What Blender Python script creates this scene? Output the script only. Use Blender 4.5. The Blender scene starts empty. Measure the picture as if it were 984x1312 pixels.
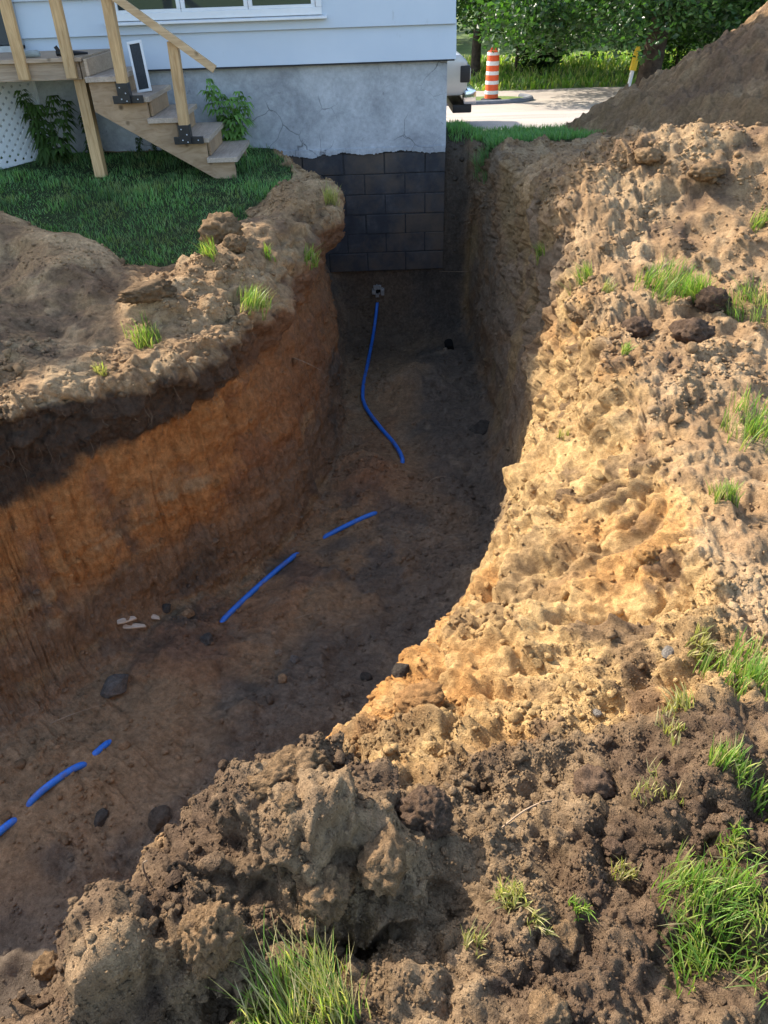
import bpy, bmesh, math, random
import numpy as np
from mathutils import Vector, Matrix

R = math.radians
rng = np.random.default_rng(7)
random.seed(7)
SC = bpy.context.scene
COL = SC.collection

# ------------------------------------------------------------------ camera, sky, sun, exposure
CAM_H, PITCH, ROLL, FPX = 1.4, R(36), R(2.0), 947.0
_f = np.array([0, math.cos(PITCH), -math.sin(PITCH)])
_u0 = np.array([0, math.sin(PITCH), math.cos(PITCH)])
_r0 = np.array([1.0, 0, 0])
_r = _r0 * math.cos(ROLL) - _u0 * math.sin(ROLL)
_u = _u0 * math.cos(ROLL) + _r0 * math.sin(ROLL)
CAM = np.array([0, 0, CAM_H])
cd = bpy.data.cameras.new('camera')
cam = bpy.data.objects.new('camera', cd)
COL.objects.link(cam)
cd.sensor_fit = 'VERTICAL'
cd.sensor_height = 36.0
cd.sensor_width = 27.0
cd.lens = FPX / 1312 * 36.0
cd.clip_start = 0.05
cd.clip_end = 900
M3 = Matrix(((_r[0], _u[0], -_f[0]), (_r[1], _u[1], -_f[1]), (_r[2], _u[2], -_f[2])))
cam.matrix_world = Matrix.Translation(Vector(CAM)) @ M3.to_4x4()
SC.camera = cam

SUN_TRAVEL = Vector((1.0, -0.83, -1.0)).normalized()
sun_from = -SUN_TRAVEL
elev = math.asin(sun_from.z)
azim = math.atan2(sun_from.x, sun_from.y)
w = bpy.data.worlds.new('World')
SC.world = w
w.use_nodes = True
nt = w.node_tree
bg = nt.nodes['Background']
sky = nt.nodes.new('ShaderNodeTexSky')
sky.sky_type = 'NISHITA'
sky.sun_disc = False
sky.sun_elevation = elev
sky.sun_rotation = azim
sky.air_density = 1.0
sky.dust_density = 1.6
nt.links.new(sky.outputs[0], bg.inputs[0])
bg.inputs[1].default_value = 0.15
sl = bpy.data.lights.new('sun', 'SUN')
sl.energy = 3.25
sl.angle = R(0.53)
sl.color = (1.0, 0.91, 0.78)
so = bpy.data.objects.new('sun', sl)
COL.objects.link(so)
so.rotation_euler = SUN_TRAVEL.to_track_quat('-Z', 'Y').to_euler()
so.location = (-20, 20, 25)
SC.view_settings.view_transform = 'Standard'
SC.view_settings.look = 'None'
SC.view_settings.exposure = 1.58
SC.view_settings.gamma = 1.0
SC.render.resolution_x, SC.render.resolution_y = 768, 1024


# ------------------------------------------------------------------ pixel helpers (photo pixels 984 x 1312)
def ray(px, py):
    return _f + _r * (px - 492) / FPX + _u * (656 - py) / FPX


def atz(px, py, z):
    d = ray(px, py)
    return CAM + d * ((z - CAM_H) / d[2])


def aty(px, py, y):
    d = ray(px, py)
    return CAM + d * (y / d[1])


# ------------------------------------------------------------------ numpy noise
def _hash(ix, iy, iz, s):
    h = (ix.astype(np.int64) * 374761393 + iy.astype(np.int64) * 668265263
         + iz.astype(np.int64) * 2147483647 + s * 1274126177) & 0xFFFFFFFF
    h = ((h ^ (h >> 13)) * 1274126177) & 0xFFFFFFFF
    h = ((h ^ (h >> 16)) * 2246822519) & 0xFFFFFFFF
    return ((h ^ (h >> 15)) & 0xFFFFFF).astype(np.float32) / 16777215.0


def vnoise(p, s=0):
    i = np.floor(p)
    f = (p - i).astype(np.float32)
    i = i.astype(np.int64)
    f = f * f * f * (f * (f * 6 - 15) + 10)
    out = 0
    for dx in (0, 1):
        wx = f[:, 0] if dx else 1 - f[:, 0]
        for dy in (0, 1):
            wy = f[:, 1] if dy else 1 - f[:, 1]
            for dz in (0, 1):
                wz = f[:, 2] if dz else 1 - f[:, 2]
                out = out + wx * wy * wz * _hash(i[:, 0] + dx, i[:, 1] + dy, i[:, 2] + dz, s)
    return out * 2 - 1


def fbm(p, scale, octv=4, s=0, gain=0.5):
    out, a, t = 0, 1.0, 0
    for o in range(octv):
        out = out + a * vnoise(p * scale + 17.3 * o, s + o)
        t += a
        a *= gain
        scale *= 2.03
    return out / t


def worley(p, scale, s=0, jit=0.9):
    q = p * scale
    i = np.floor(q).astype(np.int64)
    best = np.full(len(p), 9.0, np.float32)
    bid = np.zeros(len(p), np.float32)
    for dx in (-1, 0, 1):
        for dy in (-1, 0, 1):
            for dz in (-1, 0, 1):
                cx, cy, cz = i[:, 0] + dx, i[:, 1] + dy, i[:, 2] + dz
                a = _hash(cx, cy, cz, s)
                b = _hash(cx, cy, cz, s + 11)
                c = _hash(cx, cy, cz, s + 23)
                d = ((cx + .5 + jit * (a - .5) - q[:, 0]) ** 2 + (cy + .5 + jit * (b - .5) - q[:, 1]) ** 2
                     + (cz + .5 + jit * (c - .5) - q[:, 2]) ** 2).astype(np.float32)
                m = d < best
                best = np.where(m, d, best)
                bid = np.where(m, a, bid)
    return np.sqrt(best), bid


def lump(p, scale, s=0, r=0.62):
    d, b = worley(p, scale, s)
    return np.sqrt(np.maximum(0, 1 - (d / r) ** 2)) * (0.35 + 0.65 * b), b


def sstep(a, b, x):
    t = np.clip((x - a) / (b - a), 0, 1)
    return t * t * (3 - 2 * t)


# ------------------------------------------------------------------ object helpers
def tag(o, label=None, cat=None, group=None, kind=None):
    if label: o['label'] = label
    if cat: o['category'] = cat
    if group: o['group'] = group
    if kind: o['kind'] = kind
    return o


def empty(name, loc, label=None, cat=None, group=None, rz=0):
    o = bpy.data.objects.new(name, None)
    o.empty_display_size = 0.2
    COL.objects.link(o)
    o.location = loc
    o.rotation_euler = (0, 0, rz)
    return tag(o, label, cat, group)


def np_mesh(name, v, faces, colors=None, smooth=True, mat=None):
    """v (n,3); faces (m,3) or (m,4) int array"""
    me = bpy.data.meshes.new(name)
    k = faces.shape[1]
    me.vertices.add(len(v))
    me.vertices.foreach_set('co', np.ascontiguousarray(v, np.float32).ravel())
    me.loops.add(faces.size)
    me.loops.foreach_set('vertex_index', np.ascontiguousarray(faces, np.int32).ravel())
    me.polygons.add(len(faces))
    me.polygons.foreach_set('loop_start', np.arange(0, faces.size, k, dtype=np.int32))
    me.polygons.foreach_set('loop_total', np.full(len(faces), k, np.int32))
    me.polygons.foreach_set('use_smooth', np.full(len(faces), smooth, bool))
    if colors is not None:
        a = me.color_attributes.new('Col', 'FLOAT_COLOR', 'POINT')
        c = np.ones((len(v), 4), np.float32)
        c[:, :3] = colors
        a.data.foreach_set('color', c.ravel())
    me.update()
    me.validate()
    if mat: me.materials.append(mat)
    return me


def link(name, me, parent=None, loc=None):
    o = bpy.data.objects.new(name, me)
    COL.objects.link(o)
    if parent: o.parent = parent
    if loc is not None: o.location = loc
    return o


class MB:
    """collects boxes, prisms and tubes into ONE mesh"""
    def __init__(s): s.v, s.f = [], []

    def quadbox(s, pts):
        n = len(s.v)
        s.v += [tuple(p) for p in pts]
        for q in ((0, 3, 2, 1), (4, 5, 6, 7), (0, 1, 5, 4), (1, 2, 6, 5), (2, 3, 7, 6), (3, 0, 4, 7)):
            s.f.append(tuple(n + i for i in q))
        return s

    def box(s, x0, x1, y0, y1, z0, z1):
        return s.quadbox([(x0, y0, z0), (x1, y0, z0), (x1, y1, z0), (x0, y1, z0),
                          (x0, y0, z1), (x1, y0, z1), (x1, y1, z1), (x0, y1, z1)])

    def bar(s, a, b, wx, wz, up=(0, 0, 1)):
        a, b = Vector(a), Vector(b)
        d = (b - a).normalized()
        up = Vector(up)
        x = d.cross(up)
        if x.length < 1e-4: x = d.cross(Vector((0, 1, 0)))
        x.normalize()
        z = x.cross(d).normalized()
        x *= wx / 2
        z *= wz / 2
        return s.quadbox([a - x - z, a + x - z, a + x + z, a - x + z, b - x - z, b + x - z, b + x + z, b - x + z])

    def prism(s, poly, axis, t0, t1):
        n = len(s.v)
        k = len(poly)
        for t in (t0, t1):
            for p in poly:
                if axis == 'y': s.v.append((p[0], t, p[1]))
                elif axis == 'x': s.v.append((t, p[0], p[1]))
                else: s.v.append((p[0], p[1], t))
        s.f.append(tuple(n + i for i in range(k)))
        s.f.append(tuple(n + k + i for i in reversed(range(k))))
        for i in range(k):
            j = (i + 1) % k
            s.f.append((n + i, n + k + i, n + k + j, n + j))
        return s

    def tube(s, pts, radii, seg=10, cap=True):
        n0 = len(s.v)
        P = [Vector(p) for p in pts]
        if not hasattr(radii, '__len__'): radii = [radii] * len(P)
        prev = None
        for i, p in enumerate(P):
            d = (P[min(i + 1, len(P) - 1)] - P[max(i - 1, 0)]).normalized()
            if prev is None:
                x = d.orthogonal().normalized()
            else:
                x = (prev - d * prev.dot(d)).normalized()
            prev = x
            y = d.cross(x)
            for k in range(seg):
                a = 2 * math.pi * k / seg
                s.v.append(tuple(p + (x * math.cos(a) + y * math.sin(a)) * radii[i]))
        for i in range(len(P) - 1):
            for k in range(seg):
                a = n0 + i * seg + k
                b = n0 + i * seg + (k + 1) % seg
                s.f.append((a, b, b + seg, a + seg))
        if cap:
            s.f.append(tuple(n0 + k for k in reversed(range(seg))))
            s.f.append(tuple(n0 + (len(P) - 1) * seg + k for k in range(seg)))
        return s

    def lathe(s, prof, seg=24, c=(0, 0, 0)):
        n0 = len(s.v)
        for r, z in prof:
            for k in range(seg):
                a = 2 * math.pi * k / seg
                s.v.append((c[0] + r * math.cos(a), c[1] + r * math.sin(a), c[2] + z))
        for i in range(len(prof) - 1):
            for k in range(seg):
                a = n0 + i * seg + k
                b = n0 + i * seg + (k + 1) % seg
                s.f.append((a, b, b + seg, a + seg))
        s.f.append(tuple(n0 + k for k in reversed(range(seg))))
        s.f.append(tuple(n0 + (len(prof) - 1) * seg + k for k in range(seg)))
        return s

    def build(s, name, mat, parent=None, bevel=0, smooth=False, loc=None):
        me = bpy.data.meshes.new(name)
        me.from_pydata(s.v, [], s.f)
        if bevel or True:
            bm = bmesh.new()
            bm.from_mesh(me)
            bmesh.ops.recalc_face_normals(bm, faces=bm.faces)
            if bevel:
                bmesh.ops.bevel(bm, geom=[e for e in bm.edges if e.is_manifold and e.calc_face_angle(0) > .5],
                                offset=bevel, segments=2, affect='EDGES', profile=.6, clamp_overlap=True)
            bm.to_mesh(me)
            bm.free()
        if smooth:
            me.polygons.foreach_set('use_smooth', np.ones(len(me.polygons), bool))
            try:
                me.set_sharp_from_angle(angle=R(40))
            except Exception:
                pass
        me.materials.append(mat)
        return link(name, me, parent, loc)


# ------------------------------------------------------------------ materials
def new_mat(name):
    m = bpy.data.materials.new(name)
    m.use_nodes = True
    t = m.node_tree
    return m, t, t.nodes['Principled BSDF']


def N(t, typ, **kw):
    n = t.nodes.new(typ)
    for k, v in kw.items():
        if k in n.inputs: n.inputs[k].default_value = v
        else: setattr(n, k, v)
    return n


def noise(t, scale, detail=4, rough=.6, vec=None, dist=0):
    n = N(t, 'ShaderNodeTexNoise')
    n.inputs['Scale'].default_value = scale
    n.inputs['Detail'].default_value = detail
    n.inputs['Roughness'].default_value = rough
    n.inputs['Distortion'].default_value = dist
    if vec is not None: t.links.new(vec, n.inputs['Vector'])
    return n


def ramp(t, fac, stops):
    n = t.nodes.new('ShaderNodeValToRGB')
    e = n.color_ramp.elements
    while len(e) < len(stops): e.new(.5)
    for i, (p, c) in enumerate(stops):
        e[i].position = p
        e[i].color = (*c, 1) if len(c) == 3 else c
    t.links.new(fac, n.inputs[0])
    return n


def mixc(t, a, b, fac, mode='MIX'):
    n = t.nodes.new('ShaderNodeMix')
    n.data_type = 'RGBA'
    n.blend_type = mode
    for s, sock in ((a, 6), (b, 7), (fac, 0)):
        if hasattr(s, 'is_linked') or isinstance(s, bpy.types.NodeSocket): t.links.new(s, n.inputs[sock])
        elif sock == 0: n.inputs[0].default_value = s
        else: n.inputs[sock].default_value = (*s, 1)
    return n.outputs[2]


def bump(t, bsdf, height, strength=.4, dist=.01, prev=None):
    b = t.nodes.new('ShaderNodeBump')
    b.inputs['Strength'].default_value = strength
    b.inputs['Distance'].default_value = dist
    t.links.new(height, b.inputs['Height'])
    if prev is not None: t.links.new(prev, b.inputs['Normal'])
    t.links.new(b.outputs[0], bsdf.inputs['Normal'])
    return b.outputs[0]


def coords(t, obj=True, scale=None):
    c = t.nodes.new('ShaderNodeTexCoord')
    o = c.outputs['Object' if obj else 'Generated']
    if scale:
        m = t.nodes.new('ShaderNodeMapping')
        m.inputs['Scale'].default_value = scale
        t.links.new(o, m.inputs['Vector'])
        o = m.outputs[0]
    return o


def geo_pos(t, scale=None):
    c = t.nodes.new('ShaderNodeNewGeometry')
    o = c.outputs['Position']
    if scale:
        m = t.nodes.new('ShaderNodeMapping')
        m.inputs['Scale'].default_value = scale
        t.links.new(o, m.inputs['Vector'])
        o = m.outputs[0]
    return o


def soil_mat(name='soil', bump_s=.9):
    m, t, b = new_mat(name)
    a = t.nodes.new('ShaderNodeVertexColor')
    a.layer_name = 'Col'
    p = geo_pos(t)
    n1 = noise(t, 38, 5, .65, p)
    n2 = noise(t, 210, 3, .7, p)
    r1 = ramp(t, n1.outputs[0], [(.28, (.66, .64, .62)), (.72, (1.3, 1.3, 1.3))])
    r2 = ramp(t, n2.outputs[0], [(.3, (.74, .73, .72)), (.7, (1.24, 1.25, 1.26))])
    c = mixc(t, a.outputs[0], r1.outputs[0], 1.0, 'MULTIPLY')
    c = mixc(t, c, r2.outputs[0], 1.0, 'MULTIPLY')
    t.links.new(c, b.inputs['Base Color'])
    b.inputs['Roughness'].default_value = .95
    b.inputs['Specular IOR Level'].default_value = .18
    v = N(t, 'ShaderNodeTexVoronoi')
    v.inputs['Scale'].default_value = 75
    t.links.new(mixc(t, p, n1.outputs['Color'], .02), v.inputs['Vector'])
    n0 = noise(t, 15, 7, .68, p, .3)
    nb = bump(t, b, n0.outputs[0], bump_s * .7, .03)
    nb = bump(t, b, n1.outputs[0], bump_s * .8, .022, nb)
    nb = bump(t, b, v.outputs['Distance'], -bump_s * .7, .012, nb)
    bump(t, b, n2.outputs[0], bump_s, .008, nb)
    return m


def leaf_mat(name, trans=.45, rough=.5, spec=.4):
    m, t, b = new_mat(name)
    a = t.nodes.new('ShaderNodeVertexColor')
    a.layer_name = 'Col'
    t.links.new(a.outputs[0], b.inputs['Base Color'])
    b.inputs['Roughness'].default_value = rough
    b.inputs['Specular IOR Level'].default_value = spec
    tr = t.nodes.new('ShaderNodeBsdfTranslucent')
    g = mixc(t, a.outputs[0], (1.35, 1.6, .55), 1.0, 'MULTIPLY')
    t.links.new(g, tr.inputs[0])
    mx = t.nodes.new('ShaderNodeMixShader')
    mx.inputs[0].default_value = trans
    t.links.new(b.outputs[0], mx.inputs[1])
    t.links.new(tr.outputs[0], mx.inputs[2])
    t.links.new(mx.outputs[0], t.nodes['Material Output'].inputs[0])
    return m


def plain(name, col, rough=.6, var=.15, scale=30, spec=.4, metal=0, bs=.15):
    m, t, b = new_mat(name)
    p = coords(t)
    n = noise(t, scale, 5, .6, p)
    r = ramp(t, n.outputs[0], [(.3, tuple(c * (1 - var) for c in col)), (.7, tuple(min(1, c * (1 + var)) for c in col))])
    t.links.new(r.outputs[0], b.inputs['Base Color'])
    b.inputs['Roughness'].default_value = rough
    b.inputs['Specular IOR Level'].default_value = spec
    b.inputs['Metallic'].default_value = metal
    if bs: bump(t, b, n.outputs[0], bs, .01)
    return m


def wood_mat(name, col, dark, scale=(3, 40, 40), knots=True):
    m, t, b = new_mat(name)
    p = coords(t, True, scale)
    n = noise(t, 1.6, 6, .6, p, 1.2)
    r = ramp(t, n.outputs[0], [(.3, dark), (.62, col)])
    n2 = noise(t, 2.2, 3, .5, coords(t))
    r2 = ramp(t, n2.outputs[0], [(.3, (.78, .78, .8)), (.7, (1.12, 1.1, 1.08))])
    c = mixc(t, r.outputs[0], r2.outputs[0], 1.0, 'MULTIPLY')
    if knots:
        v = N(t, 'ShaderNodeTexVoronoi')
        v.inputs['Scale'].default_value = 4.5
        t.links.new(coords(t), v.inputs['Vector'])
        k = ramp(t, v.outputs['Distance'], [(.05, (0, 0, 0)), (.12, (1, 1, 1))])
        c = mixc(t, tuple(x * .45 for x in dark), c, k.outputs[0])
    t.links.new(c, b.inputs['Base Color'])
    b.inputs['Roughness'].default_value = .75
    b.inputs['Specular IOR Level'].default_value = .25
    bump(t, b, n.outputs[0], .25, .004)
    return m


MAT = {}
MAT['soil'] = soil_mat()
MAT['grass'] = leaf_mat('grass_blades', .4, .45, .35)
MAT['leaf'] = leaf_mat('tree_leaves', .42, .38, .5)
MAT['weed'] = leaf_mat('weed_leaves', .35, .5, .3)
MAT['pine'] = wood_mat('new_pine', (.62, .42, .22), (.42, .25, .11), (30, 30, 2.5))
MAT['pine_x'] = wood_mat('new_pine_lengthwise', (.6, .43, .25), (.42, .27, .14), (2.5, 30, 30))
MAT['deck'] = wood_mat('deck_boards', (.50, .38, .27), (.33, .24, .16), (2.5, 35, 35))
MAT['tread'] = wood_mat('tread_boards', (.50, .40, .31), (.33, .26, .2), (35, 2.5, 35))
MAT['plywood'] = wood_mat('stringer_wood', (.42, .29, .18), (.28, .18, .1), (4, 30, 12))
MAT['black_metal'] = plain('black_bracket', (.012, .013, .016), .4, .3, 20, .5)
MAT['screw'] = plain('zinc_screw', (.6, .6, .62), .35, .1, 20, .5, .9, 0)
def pipe_mat():
    m, t, b = new_mat('blue_pipe')
    p = geo_pos(t)
    n = noise(t, 14, 6, .7, p)
    k = ramp(t, n.outputs[0], [(.52, (0, 0, 0)), (.72, (.85, .85, .85))])
    n2 = noise(t, 120, 3, .6, p)
    r = ramp(t, n2.outputs[0], [(.3, (.012, .12, .50)), (.7, (.02, .17, .62))])
    c = mixc(t, r.outputs[0], (.15, .10, .06), k.outputs[0])
    t.links.new(c, b.inputs['Base Color'])
    ro = ramp(t, k.outputs[0], [(0, (.38, .38, .38)), (1, (.95, .95, .95))])
    t.links.new(ro.outputs[0], b.inputs['Roughness'])
    bump(t, b, n.outputs[0], .2, .004)
    return m


MAT['pipe'] = pipe_mat()
MAT['dark'] = plain('dark_void', (.01, .009, .008), .9, .2, 20, .1)


def siding_mat():
    m, t, b = new_mat('white_siding')
    n = noise(t, 1.3, 5, .6, geo_pos(t))
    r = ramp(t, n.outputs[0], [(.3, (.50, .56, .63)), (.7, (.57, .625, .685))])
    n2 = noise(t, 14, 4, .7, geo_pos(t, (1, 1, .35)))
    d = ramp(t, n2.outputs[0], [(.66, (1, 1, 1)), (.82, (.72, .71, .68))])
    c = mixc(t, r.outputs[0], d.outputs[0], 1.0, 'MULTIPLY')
    t.links.new(c, b.inputs['Base Color'])
    b.inputs['Roughness'].default_value = .5
    n3 = noise(t, 60, 4, .6, geo_pos(t, (1, 1, 8)))
    bump(t, b, n3.outputs[0], .12, .004)
    return m


def plaster_mat():
    m, t, b = new_mat('parged_foundation')
    p = geo_pos(t)
    n = noise(t, 2.6, 6, .62, p, .4)
    r = ramp(t, n.outputs[0], [(.30, (.24, .25, .265)), (.5, (.40, .415, .43)), (.68, (.50, .515, .53))])
    n2 = noise(t, 30, 5, .7, p)
    r2 = ramp(t, n2.outputs[0], [(.3, (.8, .8, .8)), (.7, (1.12, 1.12, 1.12))])
    c = mixc(t, r.outputs[0], r2.outputs[0], 1.0, 'MULTIPLY')
    # flaked dark patches
    n4 = noise(t, 5.5, 6, .75, p)
    r4 = ramp(t, n4.outputs[0], [(.64, (1, 1, 1)), (.7, (.55, .55, .56))])
    c = mixc(t, c, r4.outputs[0], 1.0, 'MULTIPLY')
    # map cracks
    wv = noise(t, 3.0, 3, .5, p)
    ad = t.nodes.new('ShaderNodeVectorMath')
    ad.operation = 'MULTIPLY_ADD'
    t.links.new(wv.outputs['Color'], ad.inputs[0])
    ad.inputs[1].default_value = (.25, .25, .25)
    t.links.new(p, ad.inputs[2])
    v = N(t, 'ShaderNodeTexVoronoi')
    v.feature = 'DISTANCE_TO_EDGE'
    v.inputs['Scale'].default_value = 3.4
    t.links.new(ad.outputs[0], v.inputs['Vector'])
    k = ramp(t, v.outputs['Distance'], [(.003, (.45, .45, .45)), (.012, (1, 1, 1))])
    msk = noise(t, 1.7, 2, .5, p)
    mr = ramp(t, msk.outputs[0], [(.5, (0, 0, 0)), (.6, (1, 1, 1))])
    kk = mixc(t, (1, 1, 1), k.outputs[0], mr.outputs[0])
    c = mixc(t, c, kk, 1.0, 'MULTIPLY')
    t.links.new(c, b.inputs['Base Color'])
    b.inputs['Roughness'].default_value = .85
    nb = bump(t, b, n2.outputs[0], .3, .008)
    bump(t, b, kk, .6, .006, nb)
    return m


def block_mat():
    m, t, b = new_mat('tarred_block')
    p = geo_pos(t)
    n = noise(t, 5, 6, .65, p)
    r = ramp(t, n.outputs[0], [(.3, (.016, .017, .021)), (.55, (.034, .035, .04)), (.75, (.085, .08, .075))])
    dn = noise(t, 2.2, 6, .7, p)
    dr_ = ramp(t, dn.outputs[0], [(.42, (0, 0, 0)), (.62, (.85, .85, .85))])
    cc = mixc(t, r.outputs[0], (.10, .07, .045), dr_.outputs[0])
    t.links.new(cc, b.inputs['Base Color'])
    b.inputs['Roughness'].default_value = .7
    n2 = noise(t, 90, 4, .7, p)
    bump(t, b, n2.outputs[0], .5, .006)
    return m


MAT['siding'] = siding_mat()
MAT['plaster'] = plaster_mat()
MAT['block'] = block_mat()
MAT['mortar'] = plain('tarred_mortar', (.03, .029, .03), .9, .4, 25)
MAT['white'] = plain('white_trim', (.74, .75, .76), .45, .04, 10)
MAT['roof'] = plain('roof_shingle', (.07, .065, .06), .9, .3, 25)
MAT['door'] = plain('dark_door', (.045, .05, .055), .35, .15, 8)
MAT['alu'] = plain('aluminium_sill', (.42, .44, .45), .4, .1, 20, .5, .4)


def glass_mat():
    m, t, b = new_mat('window_glass')
    b.inputs['Base Color'].default_value = (.03, .04, .04, 1)
    b.inputs['Roughness'].default_value = .04
    b.inputs['Specular IOR Level'].default_value = .9
    n = noise(t, 2.0, 2, .5, geo_pos(t))
    bump(t, b, n.outputs[0], .04, .01)
    return m


MAT['glass'] = glass_mat()


# ------------------------------------------------------------------ ground levels
def G(x, y):
    z = np.interp(y, [-5, 1.0, 3, 4, 5, 6, 7, 7.85, 9, 11, 13, 18, 22, 40, 120],
                  [-.22, -.22, -.22, -.2, -.15, -.06, .02, .05, -.02, -.36, -.56, -1.02, -1.12, -1.2, -.9])
    return z + np.clip((-x - .5) * .03, 0, .05) * sstep(5, 7, y)


# ------------------------------------------------------------------ the excavated ground, lofted from cross-sections
# every station: outer left, lip left, base left, base right, wall right, edge right, slope right, lip right, outer right
ST = [
    # outL        lipL          baseL               baseR               wallR               edgeR               slopeR             lipR           outR
    ((-7, 9.3), (-.45, 9.3), (-.36, 9.3, None), (.95, 9.3, None), (1.02, 9.3, None), (1.08, 9.3, None), (1.12, 9.3, None), (1.18, 9.3), (7.5, 9.3)),
    ((-7, 8.1), (-.92, 8.02), (-.36, 8.02, None), (.95, 8.0, None), (1.02, 8.0, None), (1.08, 8.0, None), (1.12, 8.0, None), (1.18, 8.02), (7.5, 8.1)),
    ((-7, 7.75), (-.86, 7.72), (-.36, 7.76, -1.60), (.95, 7.74, -1.60), (1.02, 7.74, -1.0), (1.08, 7.74, -.6), (1.12, 7.74, -.3), (1.18, 7.74), (7.5, 7.7)),
    ((-7, 7.0), (-.41, 6.3), (-.33, 6.2, -1.66), (.93, 6.3, -1.66), (1.02, 6.3, -1.1), (1.10, 6.3, -.65), (1.17, 6.3, -.35), (1.22, 6.3), (7.5, 6.6)),
    ((-7, 6.4), (-.47, 5.4), (-.34, 5.2, -1.70), (.90, 5.3, -1.7), (1.0, 5.3, -1.1), (1.08, 5.25, -.7), (1.14, 5.2, -.4), (1.22, 5.2), (7.5, 5.4)),
    ((-7, 5.8), (-.66, 4.4), (-.58, 4.15, -1.70), (.78, 4.1, -1.7), (.9, 4.02, -1.15), (.97, 3.95, -.8), (1.08, 3.87, -.5), (1.2, 3.8), (7.5, 3.8)),
    ((-7, 5.2), (-.92, 3.75), (-.9, 3.6, -1.69), (.47, 3.3, -1.7), (.54, 3.1, -1.2), (.58, 2.9, -.86), (.85, 2.72, -.52), (1.12, 2.55), (7.5, 1.6)),
    ((-7, 4.8), (-1.25, 3.42), (-1.25, 3.3, -1.66), (.0, 2.5, -1.68), (.1, 2.3, -1.15), (.2, 2.05, -.76), (.6, 1.8, -.46), (1.02, 1.5), (6, -1.5)),
    ((-7, 4.3), (-1.75, 3.2), (-1.65, 2.78, -1.65), (-.45, 1.95, -1.66), (-.32, 1.75, -1.1), (-.18, 1.47, -.58), (.15, 1.15, -.36), (.6, .8), (4, -3)),
    ((-7, 4.05), (-2.1, 3.05), (-1.85, 2.52, -1.64), (-.72, 1.52, -1.65), (-.5, 1.3, -.95), (-.32, 1.1, -.24), (-.1, .85, -.2), (.3, .5), (3, -3.5)),
    ((-7, 3.8), (-2.5, 2.88), (-2.1, 2.25, -1.62), (-.97, 1.18, -1.63), (-.76, .95, -.9), (-.6, .76, -.24), (-.4, .5, -.22), (.0, .1), (2, -4)),
    ((-7, 3.2), (-3.4, 2.5), (-2.9, 1.8, -1.6), (-1.5, .55, -1.6), (-1.25, .35, -.9), (-1.05, .2, -.24), (-.8, 0, -.22), (-.5, -.4), (.5, -4.5)),
    ((-7, 2.6), (-4.5, 2.0), (-4.0, 1.3, -1.5), (-2.5, -.1, -1.5), (-2.2, -.3, -.9), (-2.0, -.45, -.24), (-1.8, -.65, -.22), (-1.5, -1.0), (-2, -5)),
    ((-7, 1.9), (-5.6, 1.5), (-5.2, .8, None), (-3.8, -.8, None), (-3.5, -1, None), (-3.3, -1.1, None), (-3.1, -1.2, None), (-2.8, -1.5), (-4, -5)),
]
WALL_BULGE = [0, 0, .0, .02, .03, .02, -.02, -.05, -.02, 0, 0, 0, 0, 0]


def station(i):
    oL, lL, bL, bR, wR, eR, sR, lR, oR = [np.array([np.nan if q is None else q for q in p], float) for p in ST[i]]
    def gz(p): return np.array([p[0], p[1], G(p[0], p[1])])
    def fix(p): return gz(p) if np.isnan(p[2]) else p
    oL, lL, lR, oR = gz(oL), gz(lL), gz(lR), gz(oR)
    bL, bR, wR, eR, sR = fix(bL), fix(bR), fix(wR), fix(eR), fix(sR)
    flat = np.isnan(np.array(ST[i][2][2] if ST[i][2][2] is not None else np.nan, float))
    out = (oL - lL)[:2]
    out = out / np.linalg.norm(out)
    outr = (oR - lR)[:2]
    outr = outr / np.linalg.norm(outr)
    def off(p, d, k): return gz(np.array([p[0] + d[0] * k, p[1] + d[1] * k]))
    e = lL + (bL - lL) * .2
    f = lL + (bL - lL) * .58
    if not flat:
        e = e + np.append(out, 0) * .05
        f = f + np.append(out, 0) * (.03 - WALL_BULGE[i])
    h = bL + (bR - bL) * .33
    ii = bL + (bR - bL) * .67
    if not flat:
        h[2] -= .05
        ii[2] -= .06
    return [oL, off(lL, out, 2.7), off(lL, out, .8), lL, e, f, bL, h, ii, bR, wR, eR, sR, lR,
            off(lR, outr, .5), off(lR, outr, 1.6), oR]


CP = np.array([station(i) for i in range(len(ST))])          # (stations, lines, 3)
NS = [6, 38, 50, 56, 68, 82, 112, 146, 140, 108, 44, 6, 4]
NV = [16, 68, 52, 46, 42, 52, 34, 32, 34, 38, 64, 84, 92, 104, 70, 14]


def cr_axis(A, counts, tens=.42):
    """cardinal spline along axis 0"""
    n = A.shape[0]
    out, par = [], []
    for i in range(n - 1):
        p0, p1, p2, p3 = A[max(i - 1, 0)], A[i], A[i + 1], A[min(i + 2, n - 1)]
        k = counts[i]
        for t in (np.arange(k) / k if i < n - 2 else np.arange(k + 1) / k):
            m1, m2 = tens * (p2 - p0), tens * (p3 - p1)
            t2, t3 = t * t, t * t * t
            out.append((2 * t3 - 3 * t2 + 1) * p1 + (t3 - 2 * t2 + t) * m1 + (-2 * t3 + 3 * t2) * p2 + (t3 - t2) * m2)
            par.append(i + t)
    return np.array(out), np.array(par)


A1, SP = cr_axis(CP, NS, .45)
A2, VP = cr_axis(A1.transpose(1, 0, 2), NV, .36)
grid = A2.transpose(1, 0, 2)                                  # (nS, nV, 3)
nS, nV = grid.shape[:2]
S2 = np.repeat(SP[:, None], nV, 1).ravel()
V2 = np.repeat(VP[None, :], nS, 0).ravel()
P = grid.reshape(-1, 3).copy()

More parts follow.
